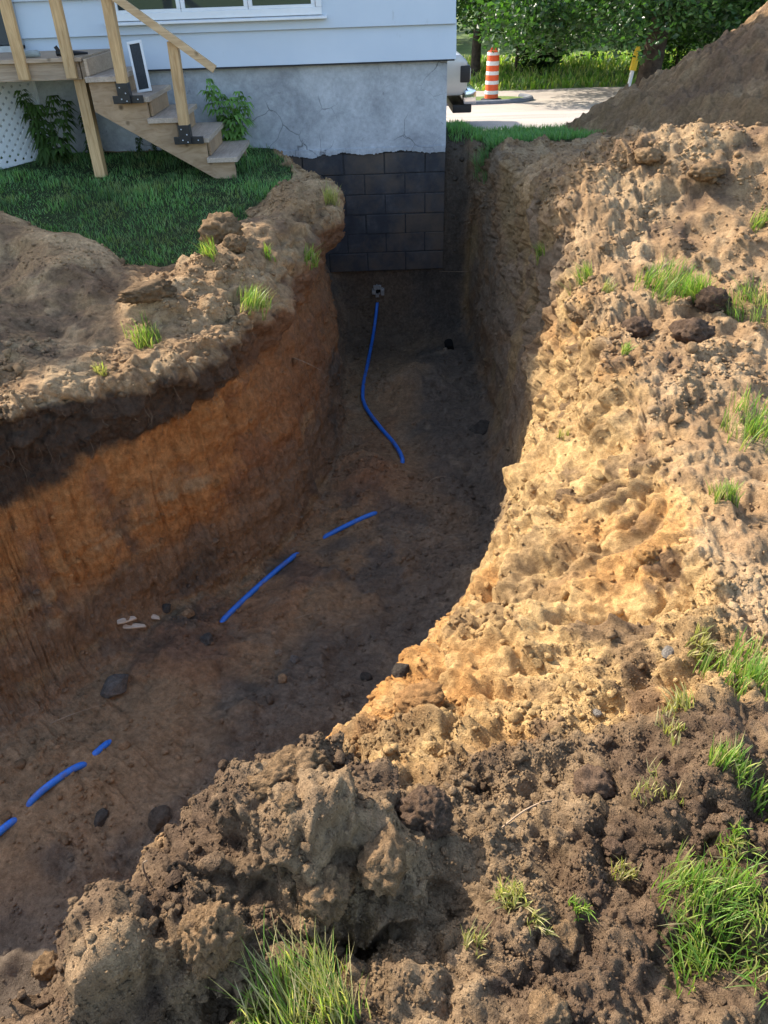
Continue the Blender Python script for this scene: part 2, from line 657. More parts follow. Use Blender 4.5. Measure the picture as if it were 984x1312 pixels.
# lawn outline on the left (plan polygon of where turf is left)
LAWN = [(-9, 7.84), (-9, 6.0), (-3.3, 5.8), (-2.6, 5.6), (-2.1, 5.35), (-1.65, 5.0), (-1.3, 4.98), (-1.12, 5.35), (-1.0, 5.75), (-.86, 6.1),
        (-.72, 6.7), (-.74, 7.0), (-.85, 7.3), (-.92, 7.84)]


def inpoly(x, y, poly):
    c = np.zeros(len(x), bool)
    n = len(poly)
    for i in range(n):
        x0, y0 = poly[i]
        x1, y1 = poly[(i + 1) % n]
        k = ((y0 > y) != (y1 > y)) & (x < (x1 - x0) * (y - y0) / (y1 - y0 + 1e-12) + x0)
        c ^= k
    return c


wob = np.stack([fbm(P, 3.1, 3, 5), fbm(P, 3.1, 3, 9)], 1) * .12
lawnL = inpoly(P[:, 0] + wob[:, 0], P[:, 1] + wob[:, 1], LAWN) & (V2 < 3)
lawnR = (V2 > 12.6) & (P[:, 1] + wob[:, 0] > 7.75 + .25 * np.clip(P[:, 0] - 1.2, 0, 2)) & (P[:, 0] < 6)
lawn_end = (S2 < 1.0) & (V2 >= 3) & (V2 <= 12.6)
lawn = lawnL | lawnR | lawn_end
# a few heaps and hollows on the banks  (x, y, rx, ry, height)
HEAPS = [(-2.7, 5.1, .16, .16, .08), (-2.0, 4.55, .2, .15, .08), (-3.1, 5.2, .2, .2, -.06), (-2.35, 4.85, .2, .12, -.06),
         (1.75, 5.5, .55, .55, .46), (2.4, 5.2, .7, .45, .42), (3.1, 5.0, .8, .6, .40), (2.0, 4.4, .6, .5, .20), (1.35, 4.9, .28, .5, .17),
         (2.9, 4.0, .8, .6, .22), (1.55, 6.4, .35, .5, .12), (2.3, 6.5, .7, .6, .2),
         (1.5, 3.2, .3, .4, .10), (1.15, 3.15, .2, .4, .03),
         (-2.6, 5.2, .45, .28, .22), (-2.1, 4.9, .38, .25, .20), (-1.75, 4.6, .3, .25, .13), (-3.3, 5.35, .6, .33, .25),
         (-2.4, 4.4, .5, .35, .05), (-.75, 5.1, .28, .4, .19), (-1.0, 4.55, .32, .35, .17), (-1.3, 4.15, .25, .2, .15), (-.6, 5.9, .16, .5, .15),
         (-.95, 4.05, .22, .2, .06), (-1.7, 3.5, .4, .16, .06),
         (-.2, .93, .22, .14, .12), (.1, .95, .25, .15, .10), (-.5, .66, .16, .13, .08), (.45, 1.0, .3, .2, .05), (.9, 1.1, .3, .3, .07),
         (.3, .5, .25, .2, .05), (.95, 1.75, .22, .3, .03), (-.10, .72, .10, .07, -.24), (-.36, .56, .09, .06, -.2), (.12, .80, .05, .05, -.12), (.02, .98, .05, .04, -.1), (.36, .93, .07, .05, -.1), (.55, .82, .06, .05, -.09)]
bankw = np.maximum(sstep(3.25, 2.9, V2), sstep(10.85, 11.3, V2) * sstep(8.4, 8.8, S2) + sstep(12.3, 13.0, V2) * sstep(8.8, 8.4, S2))
for hx, hy, rx, ry, hh in HEAPS:
    P[:, 2] += bankw * hh * np.exp(-((P[:, 0] - hx) / rx) ** 2 - ((P[:, 1] - hy) / ry) ** 2) * np.where(lawn & (hh > 0), .35, 1)


flw = sstep(5.9, 6.5, V2) * sstep(9.3, 8.7, V2)
for hx, hy, rx, ry, hh in [(.35, 6.3, .4, .35, .16), (.7, 6.9, .3, .3, .12), (-.1, 4.75, .35, .3, .13), (.55, 5.2, .25, .3, .08), (-.5, 3.5, .3, .25, .07),
                           (-1.2, 2.9, .25, .2, .08), (-.6, 2.5, .3, .2, .07), (-1.5, 2.2, .3, .25, .06), (0.1, 3.3, .3, .3, -.06), (-.9, 1.9, .25, .2, .08)]:
    P[:, 2] += flw * hh * np.exp(-((P[:, 0] - hx) / rx) ** 2 - ((P[:, 1] - hy) / ry) ** 2)


def grid_normals(P):
    g = P.reshape(nS, nV, 3)
    du = np.gradient(g, axis=0)
    dv = np.gradient(g, axis=1)
    n = np.cross(dv, -du)
    n /= np.linalg.norm(n, axis=2, keepdims=True) + 1e-9
    return n.reshape(-1, 3)


nrm = grid_normals(P)
nrm *= np.where((nrm.reshape(nS, nV, 3)[nS // 2, 2, 2] < 0), -1, 1)
nz = vnoise(P * 1.7, 31) * .35 + vnoise(P * 4.3, 32) * .2
Vn, Sn = V2 + nz, S2 + vnoise(P * 1.9, 41) * .35
near = sstep(5.5, 2.0, np.linalg.norm(P[:, :2], axis=1))
# how loose the soil is
loose = np.zeros(len(P))
loose = np.where(V2 < 3.3, .9, loose)
wl = sstep(3.1, 3.5, V2) * sstep(6.4, 6.0, V2)
loose = np.where((V2 >= 3.3) & (V2 < 6), .2, loose)
loose = np.where((V2 >= 6) & (V2 < 9), .65, loose)
loose = np.where((V2 >= 9) & (V2 < 11), .25, loose)
loose = np.where((V2 >= 11) & (V2 < 12.7), .6, loose)
loose = np.where(V2 >= 12.7, .85, loose)
fg = np.maximum(sstep(8.25, 8.75, Sn), sstep(1.34, 1.14, P[:, 1] + .25 * nz - .05 * np.clip(P[:, 0], 0, 1)) * (V2 > 11)) * sstep(10.2, 10.9, V2)
loose = loose * (1 - fg) + 1.15 * fg
loose = np.where(lawn, .06, loose)
loose = loose.reshape(nS, nV)
for _ in range(6):
    loose[1:-1] = (loose[:-2] + loose[1:-1] * 2 + loose[2:]) / 4
    loose[:, 1:-1] = (loose[:, :-2] + loose[:, 1:-1] * 2 + loose[:, 2:]) / 4
loose = loose.ravel()
far = np.clip(np.linalg.norm(P - CAM, axis=1) / 3.0, 1, 2.2)
Pw = P + .030 * np.stack([vnoise(P * 17, 301), vnoise(P * 17, 302), vnoise(P * 17, 303)], 1) \
    + .010 * np.stack([vnoise(P * 55, 304), vnoise(P * 55, 305), vnoise(P * 55, 306)], 1)
l1, b1 = lump(Pw, 6.0, 3)
l2, b2 = lump(Pw, 15.0, 4)
l3, b3 = lump(Pw, 36.0, 5)
l4, b4 = lump(Pw, 95.0, 6)
big = fbm(P, 2.2, 4, 50)
mid = fbm(P, 9, 4, 60)
crag = fbm(P, 13, 5, 64, .66)
patch = sstep(-.25, .25, fbm(P, 1.9, 3, 71))                   # smooth sheared patches against loose ones
rough_l = loose * (.35 + .65 * patch)
rough_l = rough_l * (1 - .62 * sstep(10.7, 11.2, V2) * sstep(13.0, 12.5, V2) * (1 - fg))
Pq = P + .05 * np.stack([vnoise(P * 8, 321), vnoise(P * 8, 322), vnoise(P * 8, 323)], 1) + .012 * np.stack([vnoise(P * 40, 324), vnoise(P * 40, 325), vnoise(P * 40, 326)], 1)
_, pb1 = worley(Pq, 5.5, 330)
_, pb2 = worley(Pq, 13.0, 340)
_, pb3 = worley(Pq, 30.0, 350)
spc = np.maximum(np.linalg.norm(np.gradient(grid, axis=0), axis=2), np.linalg.norm(np.gradient(grid, axis=1), axis=2)).ravel()


def fine(cell): return sstep(cell / 1.1, cell / 2.8, spc)          # leave out relief finer than the mesh can carry


def blur(a, n):
    a = a.reshape(nS, nV).copy()
    for _ in range(n):
        a[1:-1] = (a[:-2] + a[1:-1] * 2 + a[2:]) / 4
        a[:, 1:-1] = (a[:, :-2] + a[:, 1:-1] * 2 + a[:, 2:]) / 4
    return a.ravel()


plate = blur(.045 * (pb1 - .5), 3) + blur(.030 * (pb2 - .5) * fine(.077), 2) + blur(.012 * (pb3 - .5) * fine(.033), 1)   # chunks sheared to different depths
disp = (.05 * big * (.35 + loose) + rough_l * (.05 * l1 * (b1 > .5) + .026 * l2 * fine(.067) + .013 * l3 * fine(.028) + .006 * l4 * fine(.0105))
        + .018 * mid * (.5 + loose) + crag * (.008 + .018 * rough_l + .026 * rough_l * sstep(2.0, 3.0, np.linalg.norm(P - CAM, axis=1)) * (V2 > 11.5)) * fine(.05) + plate * np.clip(.25 + loose, 0, 1.1))
# scraped trench walls: vertical tooth marks and horizontal ledges
q = P * np.array([7.0, 7.0, 1.1])
strl = fbm(q, 1.0, 4, 80)
led = fbm(P * np.array([1.2, 1.2, 8.0]), 1.0, 4, 85)
wallm = sstep(3.1, 3.5, V2) * sstep(6.3, 5.9, V2) + sstep(8.8, 9.2, V2) * sstep(12.6, 12.0, V2)
disp += wallm * (.035 * strl + .035 * led + .016 * fbm(P, 22, 4, 88, .65))
lipm = sstep(2.6, 3.0, V2) * sstep(4.3, 3.5, V2) * sstep(7.3, 6.5, P[:, 1])
disp += lipm * ~lawn * (.13 * fbm(P, 3.2, 4, 89) + .05 * l1 + .025 * l2)
edgem = sstep(10.4, 10.9, V2) * sstep(12.0, 11.3, V2) * sstep(3.5, 4.5, S2)
disp += edgem * (.10 * fbm(P, 3.4, 4, 98) + .03 * l1)
slope_face = sstep(10.6, 11.2, V2) * sstep(13.2, 12.8, V2) * (1 - fg)
sheet = sstep(.05, .3, fbm(P * np.array([2.2, 1.4, 2.2]), 1.0, 3, 93))
ridge = 1 - np.abs(fbm(P * np.array([1.0, 1.6, 1.0]), 2.6, 3, 97)) * 2.6
SV = np.stack([S2 * 6.0 + V2 * .6, V2 * .55, np.zeros(len(P))], 1)
streak = fbm(SV, 1.0, 5, 96, .6)
SV2 = np.stack([S2 * 24.0 + V2 * 2.4, V2 * 1.2, np.zeros(len(P))], 1)
streak2 = fbm(SV2, 1.0, 4, 99, .6)
disp += slope_face * (.09 * streak + .036 * streak2 + .018 * np.round(streak2 * 4) / 4)
wall_l = sstep(3.4, 3.9, V2) * sstep(6.2, 5.8, V2)
disp += wall_l * (.035 * fbm(SV + 31, 1.0, 5, 131, .6) + .02 * fbm(SV2 + 7, 1.0, 4, 132, .6))
disp += slope_face * (.045 * fbm(P, 2.6, 3, 90) + .016 * fbm(P, 14, 5, 92, .66) + .35 * plate - .05 * sstep(.72, 1, ridge))
disp += slope_face * (.022 * fbm(P, 5, 4, 91) - .03 * sheet * sstep(.1, .35, fbm(P, 3.6, 2, 95)))
clamp = np.where(lawn, .25, 1.0)
disp = disp * clamp - plate * lawn * .25
# the trodden strip along the pipe is smoother
PIPE_XY = np.array([(0, 7.75), (-.05, 7.2), (-.14, 6.03), (-.12, 5.66), (.01, 5.31), (.13, 5.0), (.16, 4.8), (-.07, 4.15), (-.41, 3.9), (-.6, 3.72), (-.98, 3.12), (-1.4, 2.32), (-1.9, 1.7)])
pd = np.full(len(P), 9.0)
for (ax, ay), (bx, by) in zip(PIPE_XY[:-1], PIPE_XY[1:]):
    tt = np.clip(((P[:, 0] - ax) * (bx - ax) + (P[:, 1] - ay) * (by - ay)) / ((bx - ax) ** 2 + (by - ay) ** 2), 0, 1)
    pd = np.minimum(pd, np.hypot(P[:, 0] - ax - tt * (bx - ax), P[:, 1] - ay - tt * (by - ay)))
disp = disp * (1 - .8 * np.exp(-(pd / .10) ** 2) * (V2 > 6) * (V2 < 9))
# keep clear of the foundation wall
hold = sstep(7.62, 7.76, P[:, 1]) * (P[:, 0] < .9) * (S2 > 1.0)
disp = disp * (1 - .75 * hold)
P += nrm * disp[:, None]
_g = P.reshape(nS, nV, 3)
for _ in range(1):                                              # take the saw-tooth off the steep steps
    _s = _g.copy()
    _s[1:-1, 1:-1] = (_g[1:-1, 1:-1] * 8 + _g[:-2, 1:-1] + _g[2:, 1:-1] + _g[1:-1, :-2] + _g[1:-1, 2:]) / 12
    _g = _s
P = _g.reshape(-1, 3)
nrm = grid_normals(P)
nrm *= np.where((nrm.reshape(nS, nV, 3)[nS // 2, 2, 2] < 0), -1, 1)

# ---- what the soil is made of
TOP = np.array([.068, .043, .027])
ORG = np.array([.40, .18, .06])
RED = np.array([.25, .122, .06])
GRY = np.array([.20, .142, .09])
FLO = np.array([.25, .155, .082])
DRK = np.array([.075, .061, .047])
SND = np.array([.46, .30, .130])
OCH = np.array([.42, .20, .058])
SPO = np.array([.285, .180, .092])
DRY = np.array([.37, .25, .135])
TURF = np.array([.035, .05, .016])


def mx(a, b, m): return a + (b - a) * m[:, None]


n_a = fbm(P, 1.6, 4, 101)
n_b = fbm(P, 4.5, 4, 102)
n_c = fbm(P, 13, 3, 103)
C = np.repeat(SPO[None], len(P), 0)
C = mx(C, DRY, sstep(-.1, .35, n_b))
C = mx(C, TOP * 1.7, sstep(.1, .42, n_a + .4 * n_c) * .75)
# left wall strata
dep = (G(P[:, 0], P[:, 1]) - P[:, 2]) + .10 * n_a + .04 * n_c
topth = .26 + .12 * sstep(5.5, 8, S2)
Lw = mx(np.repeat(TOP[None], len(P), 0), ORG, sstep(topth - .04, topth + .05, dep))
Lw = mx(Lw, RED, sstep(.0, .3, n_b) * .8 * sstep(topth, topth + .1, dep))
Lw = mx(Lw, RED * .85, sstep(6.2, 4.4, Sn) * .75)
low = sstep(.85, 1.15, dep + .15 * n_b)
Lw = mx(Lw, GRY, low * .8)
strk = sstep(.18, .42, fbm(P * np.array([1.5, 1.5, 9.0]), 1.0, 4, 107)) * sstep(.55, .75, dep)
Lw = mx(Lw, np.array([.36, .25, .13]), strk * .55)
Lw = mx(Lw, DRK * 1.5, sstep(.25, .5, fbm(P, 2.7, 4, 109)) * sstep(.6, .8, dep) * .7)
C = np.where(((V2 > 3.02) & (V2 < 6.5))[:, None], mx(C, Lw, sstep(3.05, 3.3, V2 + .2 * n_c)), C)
# floor
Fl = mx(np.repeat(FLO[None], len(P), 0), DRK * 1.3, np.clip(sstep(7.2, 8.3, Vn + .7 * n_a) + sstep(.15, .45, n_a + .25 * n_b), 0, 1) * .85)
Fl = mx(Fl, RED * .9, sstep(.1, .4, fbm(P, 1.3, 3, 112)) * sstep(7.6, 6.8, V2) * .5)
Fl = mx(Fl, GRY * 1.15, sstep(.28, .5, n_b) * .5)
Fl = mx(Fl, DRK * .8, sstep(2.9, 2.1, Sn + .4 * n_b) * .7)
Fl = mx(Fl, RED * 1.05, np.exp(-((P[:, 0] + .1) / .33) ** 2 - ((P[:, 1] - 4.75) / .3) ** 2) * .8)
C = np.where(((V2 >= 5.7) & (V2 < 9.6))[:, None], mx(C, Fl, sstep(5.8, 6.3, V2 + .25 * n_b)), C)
# right wall and sandy slope
Rw = mx(np.repeat(GRY[None] * .95, len(P), 0), FLO * .8, sstep(-.1, .3, n_b))
Rw = mx(Rw, SND * .55, sstep(.1, .4, fbm(P * np.array([4, 1.5, .8]), 1.0, 3, 115)) * .6)
Sa = mx(np.repeat(SND[None], len(P), 0), OCH, sstep(.08, .45, fbm(P, 2.4, 4, 117)) * .65)
Sa = mx(Sa, SPO * .85, sstep(.05, .45, streak + .5 * streak2) * .45)
Sa = mx(Sa, OCH * .95, np.clip(sstep(6.6, 7.4, Sn) * sstep(12.3, 11.2, Vn) * sstep(-.25, .2, n_b), 0, 1) * .75)
Sa = mx(Sa, SPO * .62, sstep(.12, .4, fbm(P, 3.3, 5, 119)) * .65)
Sa = mx(Sa, TOP * 1.8, sstep(.2, .4, fbm(P * np.array([1.5, 1.5, 3]), 2.0, 5, 121, .6)) * .75)
Sa = mx(Sa, SND * 1.15, sheet * .4)
Rw = mx(Rw, Sa, np.clip(sstep(4.1, 4.9, Sn) * sstep(9.3, 10.2, Vn), 0, 1))
C = np.where(((V2 >= 8.6) & (V2 < 13.4))[:, None], mx(C, Rw, sstep(8.8, 9.3, V2 + .25 * n_b) * sstep(13.3, 12.7, V2 + .5 * n_b)), C)
# sand thrown over the right bank
sandbank = (V2 >= 12.5) & (V2 < 15.2)
C = np.where(sandbank[:, None], mx(C, Sa * .95, sstep(-.05, .3, n_a + .2 * n_b) * sstep(14.6, 13.6, V2) * sstep(9.0, 8.0, Sn) * sstep(5.5, 6.2, Sn)), C)
# foreground topsoil clods, dry crust on top of each lump
Fg = mx(np.repeat(TOP[None] * 1.25, len(P), 0), DRY * .74, np.clip(.08 + .55 * sstep(-.2, .45, n_b + .5 * n_a) + .25 * l2, 0, 1))
C = mx(C, Fg, fg)
C *= (.9 + .2 * b2 * (loose > .3))[:, None]
C *= (1 + .22 * fbm(P, 30, 3, 140))[:, None]
C *= 1.18
C = np.where(lawn[:, None], TURF, C)
C = np.clip(C * (1 + .12 * n_c[:, None]), .008, .7)

idx = np.arange(nS * nV).reshape(nS, nV)
quads = np.stack([idx[:-1, :-1], idx[:-1, 1:], idx[1:, 1:], idx[1:, :-1]], -1).reshape(-1, 4)
if nrm[idx[nS // 2, 3]][2] > 0:
    a, b_, c_ = P[quads[0, 0]], P[quads[0, 1]], P[quads[0, 2]]
    if np.cross(b_ - a, c_ - a)[2] < 0: quads = quads[:, ::-1]
exc = link('excavated_ground', np_mesh('excavated_ground', P, quads, C, True, MAT['soil']))
tag(exc, 'excavated trench with orange and sandy earth banks leading to the house', kind='structure')
GROUND, GNRM, GCOL = P, nrm, C

_d = GROUND - CAM
_zc = _d @ _f
_vis = _zc > .2
_px = np.where(_vis, 492 + FPX * (_d @ _r) / np.where(_vis, _zc, 1), -9999)
_py = np.where(_vis, 656 - FPX * (_d @ _u) / np.where(_vis, _zc, 1), -9999)


def hit(px, py, rad=5):
    """the point of the ground seen at a photo pixel, and its normal"""
    k = np.where((abs(_px - px) < rad) & (abs(_py - py) < rad))[0]
    if len(k) == 0: k = np.array([np.argmin((_px - px) ** 2 + (_py - py) ** 2)])
    k = k[np.argsort(_zc[k])]
    z0 = _zc[k[0]]
    k = k[_zc[k] < z0 + .12]
    j = k[np.argmin((_px[k] - px) ** 2 + (_py[k] - py) ** 2)]
    return GROUND[j].copy(), GNRM[j].copy(), GCOL[j].copy()


def ground_z(x, y):
    return GROUND[np.argmin((GROUND[:, 0] - x) ** 2 + (GROUND[:, 1] - y) ** 2)][2]


# ------------------------------------------------------------------ the wider ground, driveway, field
def ground_mat():
    m, t, b = new_mat('meadow_ground')
    p = geo_pos(t)
    n = noise(t, .35, 5, .6, p)
    r = ramp(t, n.outputs[0], [(.3, (.055, .10, .02)), (.5, (.10, .165, .03)), (.72, (.20, .235, .06))])
    n2 = noise(t, 9, 5, .7, p)
    r2 = ramp(t, n2.outputs[0], [(.3, (.6, .62, .6)), (.7, (1.35, 1.3, 1.2))])
    c = mixc(t, r.outputs[0], r2.outputs[0], 1.0, 'MULTIPLY')
    t.links.new(c, b.inputs['Base Color'])
    b.inputs['Roughness'].default_value = .9
    bump(t, b, n2.outputs[0], .8, .05)
    return m


def drive_mat():
    m, t, b = new_mat('worn_asphalt')
    p = geo_pos(t)
    n = noise(t, .7, 5, .6, geo_pos(t, (.5, 1.6, 1)))
    r = ramp(t, n.outputs[0], [(.3, (.30, .26, .22)), (.5, (.38, .33, .28)), (.72, (.46, .40, .33))])
    n2 = noise(t, 45, 4, .8, p)
    r2 = ramp(t, n2.outputs[0], [(.3, (.75, .75, .75)), (.7, (1.2, 1.2, 1.2))])
    c = mixc(t, r.outputs[0], r2.outputs[0], 1.0, 'MULTIPLY')
    t.links.new(c, b.inputs['Base Color'])
    b.inputs['Roughness'].default_value = .9
    bump(t, b, n2.outputs[0], .5, .02)
    return m


MAT['meadow'] = ground_mat()
MAT['drive'] = drive_mat()
xs = np.concatenate([np.linspace(-400, -30, 12), np.linspace(-26, 40, 100), np.linspace(45, 400, 12)])
ys = np.concatenate([np.linspace(-300, -20, 8), np.linspace(-16, 45, 130), np.linspace(50, 600, 14)])
gx, gy = np.meshgrid(xs, ys)
gp = np.stack([gx.ravel(), gy.ravel(), G(gx.ravel(), gy.ravel()) - .07], 1)
rings = [tuple(p[:2]) for p in CP[:, 2]] + [tuple(p[:2]) for p in CP[::-1, 14]]
gi = np.arange(gx.size).reshape(gx.shape)
gq = np.stack([gi[:-1, :-1], gi[:-1, 1:], gi[1:, 1:], gi[1:, :-1]], -1).reshape(-1, 4)
cen = gp[gq].mean(1)
poly_hole = rings
gq = gq[~(inpoly(cen[:, 0], cen[:, 1], poly_hole) & (cen[:, 1] < 8.6))]
# drop quads that would still cut into the trench walls
gq = gq[~((gp[gq][:, :, 1].min(1) < 8.3) & np.array([inpoly(gp[q][:, 0], gp[q][:, 1], poly_hole).any() for q in gq]))]
gnd = link('ground', np_mesh('ground', gp, gq, None, True, MAT['meadow']))
tag(gnd, 'open grassy ground reaching from the yard to the far field', kind='structure')


def sheet(name, outline_fn, x0, x1, nx, ny, mat, label, lift):
    """a strip of ground: outline_fn(x) gives near and far y"""
    u = np.linspace(x0, x1, nx)
    v = np.linspace(0, 1, ny)
    pts = []
    for x in u:
        y0, y1 = outline_fn(x)
        yy = y0 + (y1 - y0) * v
        pts.append(np.stack([np.full(ny, x), yy, G(np.full(ny, x), yy) + lift], 1))
    pts = np.concatenate(pts)
    i = np.arange(nx * ny).reshape(nx, ny)
    f = np.stack([i[:-1, :-1], i[1:, :-1], i[1:, 1:], i[:-1, 1:]], -1).reshape(-1, 4)
    o = link(name, np_mesh(name, pts, f, None, True, mat))
    return tag(o, label, kind='structure')


sheet('driveway', lambda x: (11.35 - .12 * max(0, x - 1) + .05 * math.sin(x * 3), 22.6 - .1 * x + .15 * math.sin(x * 1.3)), -14, 40, 120, 40, MAT['drive'],
      'pale worn driveway and road beyond the house corner', -.03)

# ------------------------------------------------------------------ grass
def blades(base, n_per, h, wd, lean, cols, spread=.0, seed=1, droop=.5, dirv=None):
    """base (n,3) roots -> curved blades with 3 segments; returns v, tri faces, colours"""
    g = np.random.default_rng(seed)
    b = np.repeat(base, n_per, 0)
    n = len(b)
    if spread:
        b = b + np.stack([g.normal(0, spread, n), g.normal(0, spread, n), np.zeros(n)], 1)
    hh = h * g.uniform(.45, 1.15, n)
    an = g.uniform(0, 2 * np.pi, n)
    d = np.stack([np.cos(an), np.sin(an), np.zeros(n)], 1)
    le = lean * g.uniform(.2, 1.3, n)
    if dirv is not None: d = d * .6 + np.array([dirv[0], dirv[1], 0])
    w_ = np.stack([-np.sin(an), np.cos(an), np.zeros(n)], 1) * (wd * g.uniform(.6, 1.2, n))[:, None]
    lv = []
    for t, wk in ((0, 1), (.4, .9), (.75, .6), (1, 0)):
        c = b + d * (hh * le * (t ** 1.6))[:, None]
        c[:, 2] += hh * (t - droop * le * .55 * t * t)
        if wk: lv += [c - w_ * wk / 2, c + w_ * wk / 2]
        else: lv.append(c)
    v = np.stack(lv, 1).reshape(-1, 3)
    o = np.arange(n)[:, None] * 7
    tri = np.concatenate([o + np.array(t) for t in ((0, 1, 3), (0, 3, 2), (2, 3, 5), (2, 5, 4), (4, 5, 6))], 0)
    cc = cols[g.integers(0, len(cols), n)] * g.uniform(.75, 1.25, n)[:, None]
    cv = np.repeat(cc[:, None], 7, 1)
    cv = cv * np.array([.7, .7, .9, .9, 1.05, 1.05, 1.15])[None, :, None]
    return v, tri, np.clip(cv.reshape(-1, 3), 0, 1)


GREEN = np.array([[.12, .26, .08], [.15, .29, .095], [.11, .22, .075], [.22, .31, .12], [.13, .26, .09]])
LUSH = np.array([[.15, .26, .04], [.20, .31, .055], [.12, .22, .035], [.28, .33, .08], [.38, .36, .13]])
DRYG = np.array([[.44, .37, .17], [.38, .33, .14], [.28, .30, .09], [.5, .42, .22]])
MIXG = np.concatenate([LUSH, LUSH, DRYG[:2]])

cand = np.where(lawn & ~((P[:, 1] > 7.8) & (P[:, 0] < .78)) & (P[:, 1] < 9.3) & (P[:, 0] > -4.6) & (P[:, 0] < 4))[0]
cells = (S2[cand] * 0).astype(float)
area_w = np.linalg.norm(np.gradient(grid, axis=0), axis=2).ravel()[cand] * np.linalg.norm(np.gradient(grid, axis=1), axis=2).ravel()[cand]
pick = rng.choice(cand, 36000, p=area_w / area_w.sum())
pick = pick[(pick % nV < nV - 1) & (pick // nV < nS - 1)]
_u1, _u2 = rng.random((2, len(pick), 1))
base = (GROUND[pick] * (1 - _u1) + GROUND[pick + 1] * _u1) * (1 - _u2) + (GROUND[pick + nV] * (1 - _u1) + GROUND[pick + nV + 1] * _u1) * _u2
base = base + np.stack([rng.normal(0, .015, len(pick)), rng.normal(0, .015, len(pick)), np.full(len(pick), -.006)], 1)
base = base[~((base[:, 1] > 7.8) & (base[:, 0] < .78))]
bL = base[base[:, 0] < .78]
bR = base[base[:, 0] >= .78]
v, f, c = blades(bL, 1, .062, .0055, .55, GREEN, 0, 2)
_root = np.repeat(bL, 7, 0)
_pt = fbm(_root, 2.3, 4, 510)
_hk = np.clip(.8 + .9 * fbm(_root, 3.7, 3, 511), .35, 1.5)
v[:, 2] = _root[:, 2] + (v[:, 2] - _root[:, 2]) * _hk
c = np.clip(mx(c * (1 + .7 * _pt[:, None]), np.array([.26, .25, .10]), sstep(.1, .45, fbm(_root, 5.5, 3, 512)) * .5), .01, 1)
tag(link('lawn_grass', np_mesh('lawn_grass', v, f, c, True, MAT['grass'])), 'shaded mown lawn grass between the deck and the trench', 'grass', kind='stuff')
ex = np.stack([rng.uniform(.85, 6, 9000), rng.uniform(8.1, 11.3, 9000)], 1)
ex = np.concatenate([np.c_[ex, G(ex[:, 0], ex[:, 1]) - .07], bR])
v, f, c = blades(ex, 1, .085, .009, .5, GREEN * 1.1, 0, 3)
tag(link('verge_grass', np_mesh('verge_grass', v, f, c, True, MAT['grass'])), 'mown grass strip beside the house corner before the driveway', 'grass', kind='stuff')
ex = np.stack([rng.uniform(-3, 14, 11000), rng.uniform(22.4, 32, 11000)], 1)
ex = np.c_[ex, G(ex[:, 0], ex[:, 1]) - .07]
v, f, c = blades(ex, 1, .22, .05, .6, LUSH * 1.1, 0, 4)
tag(link('meadow_grass', np_mesh('meadow_grass', v, f, c, True, MAT['grass'])), 'bright sunlit meadow grass across the road', 'grass', kind='stuff')

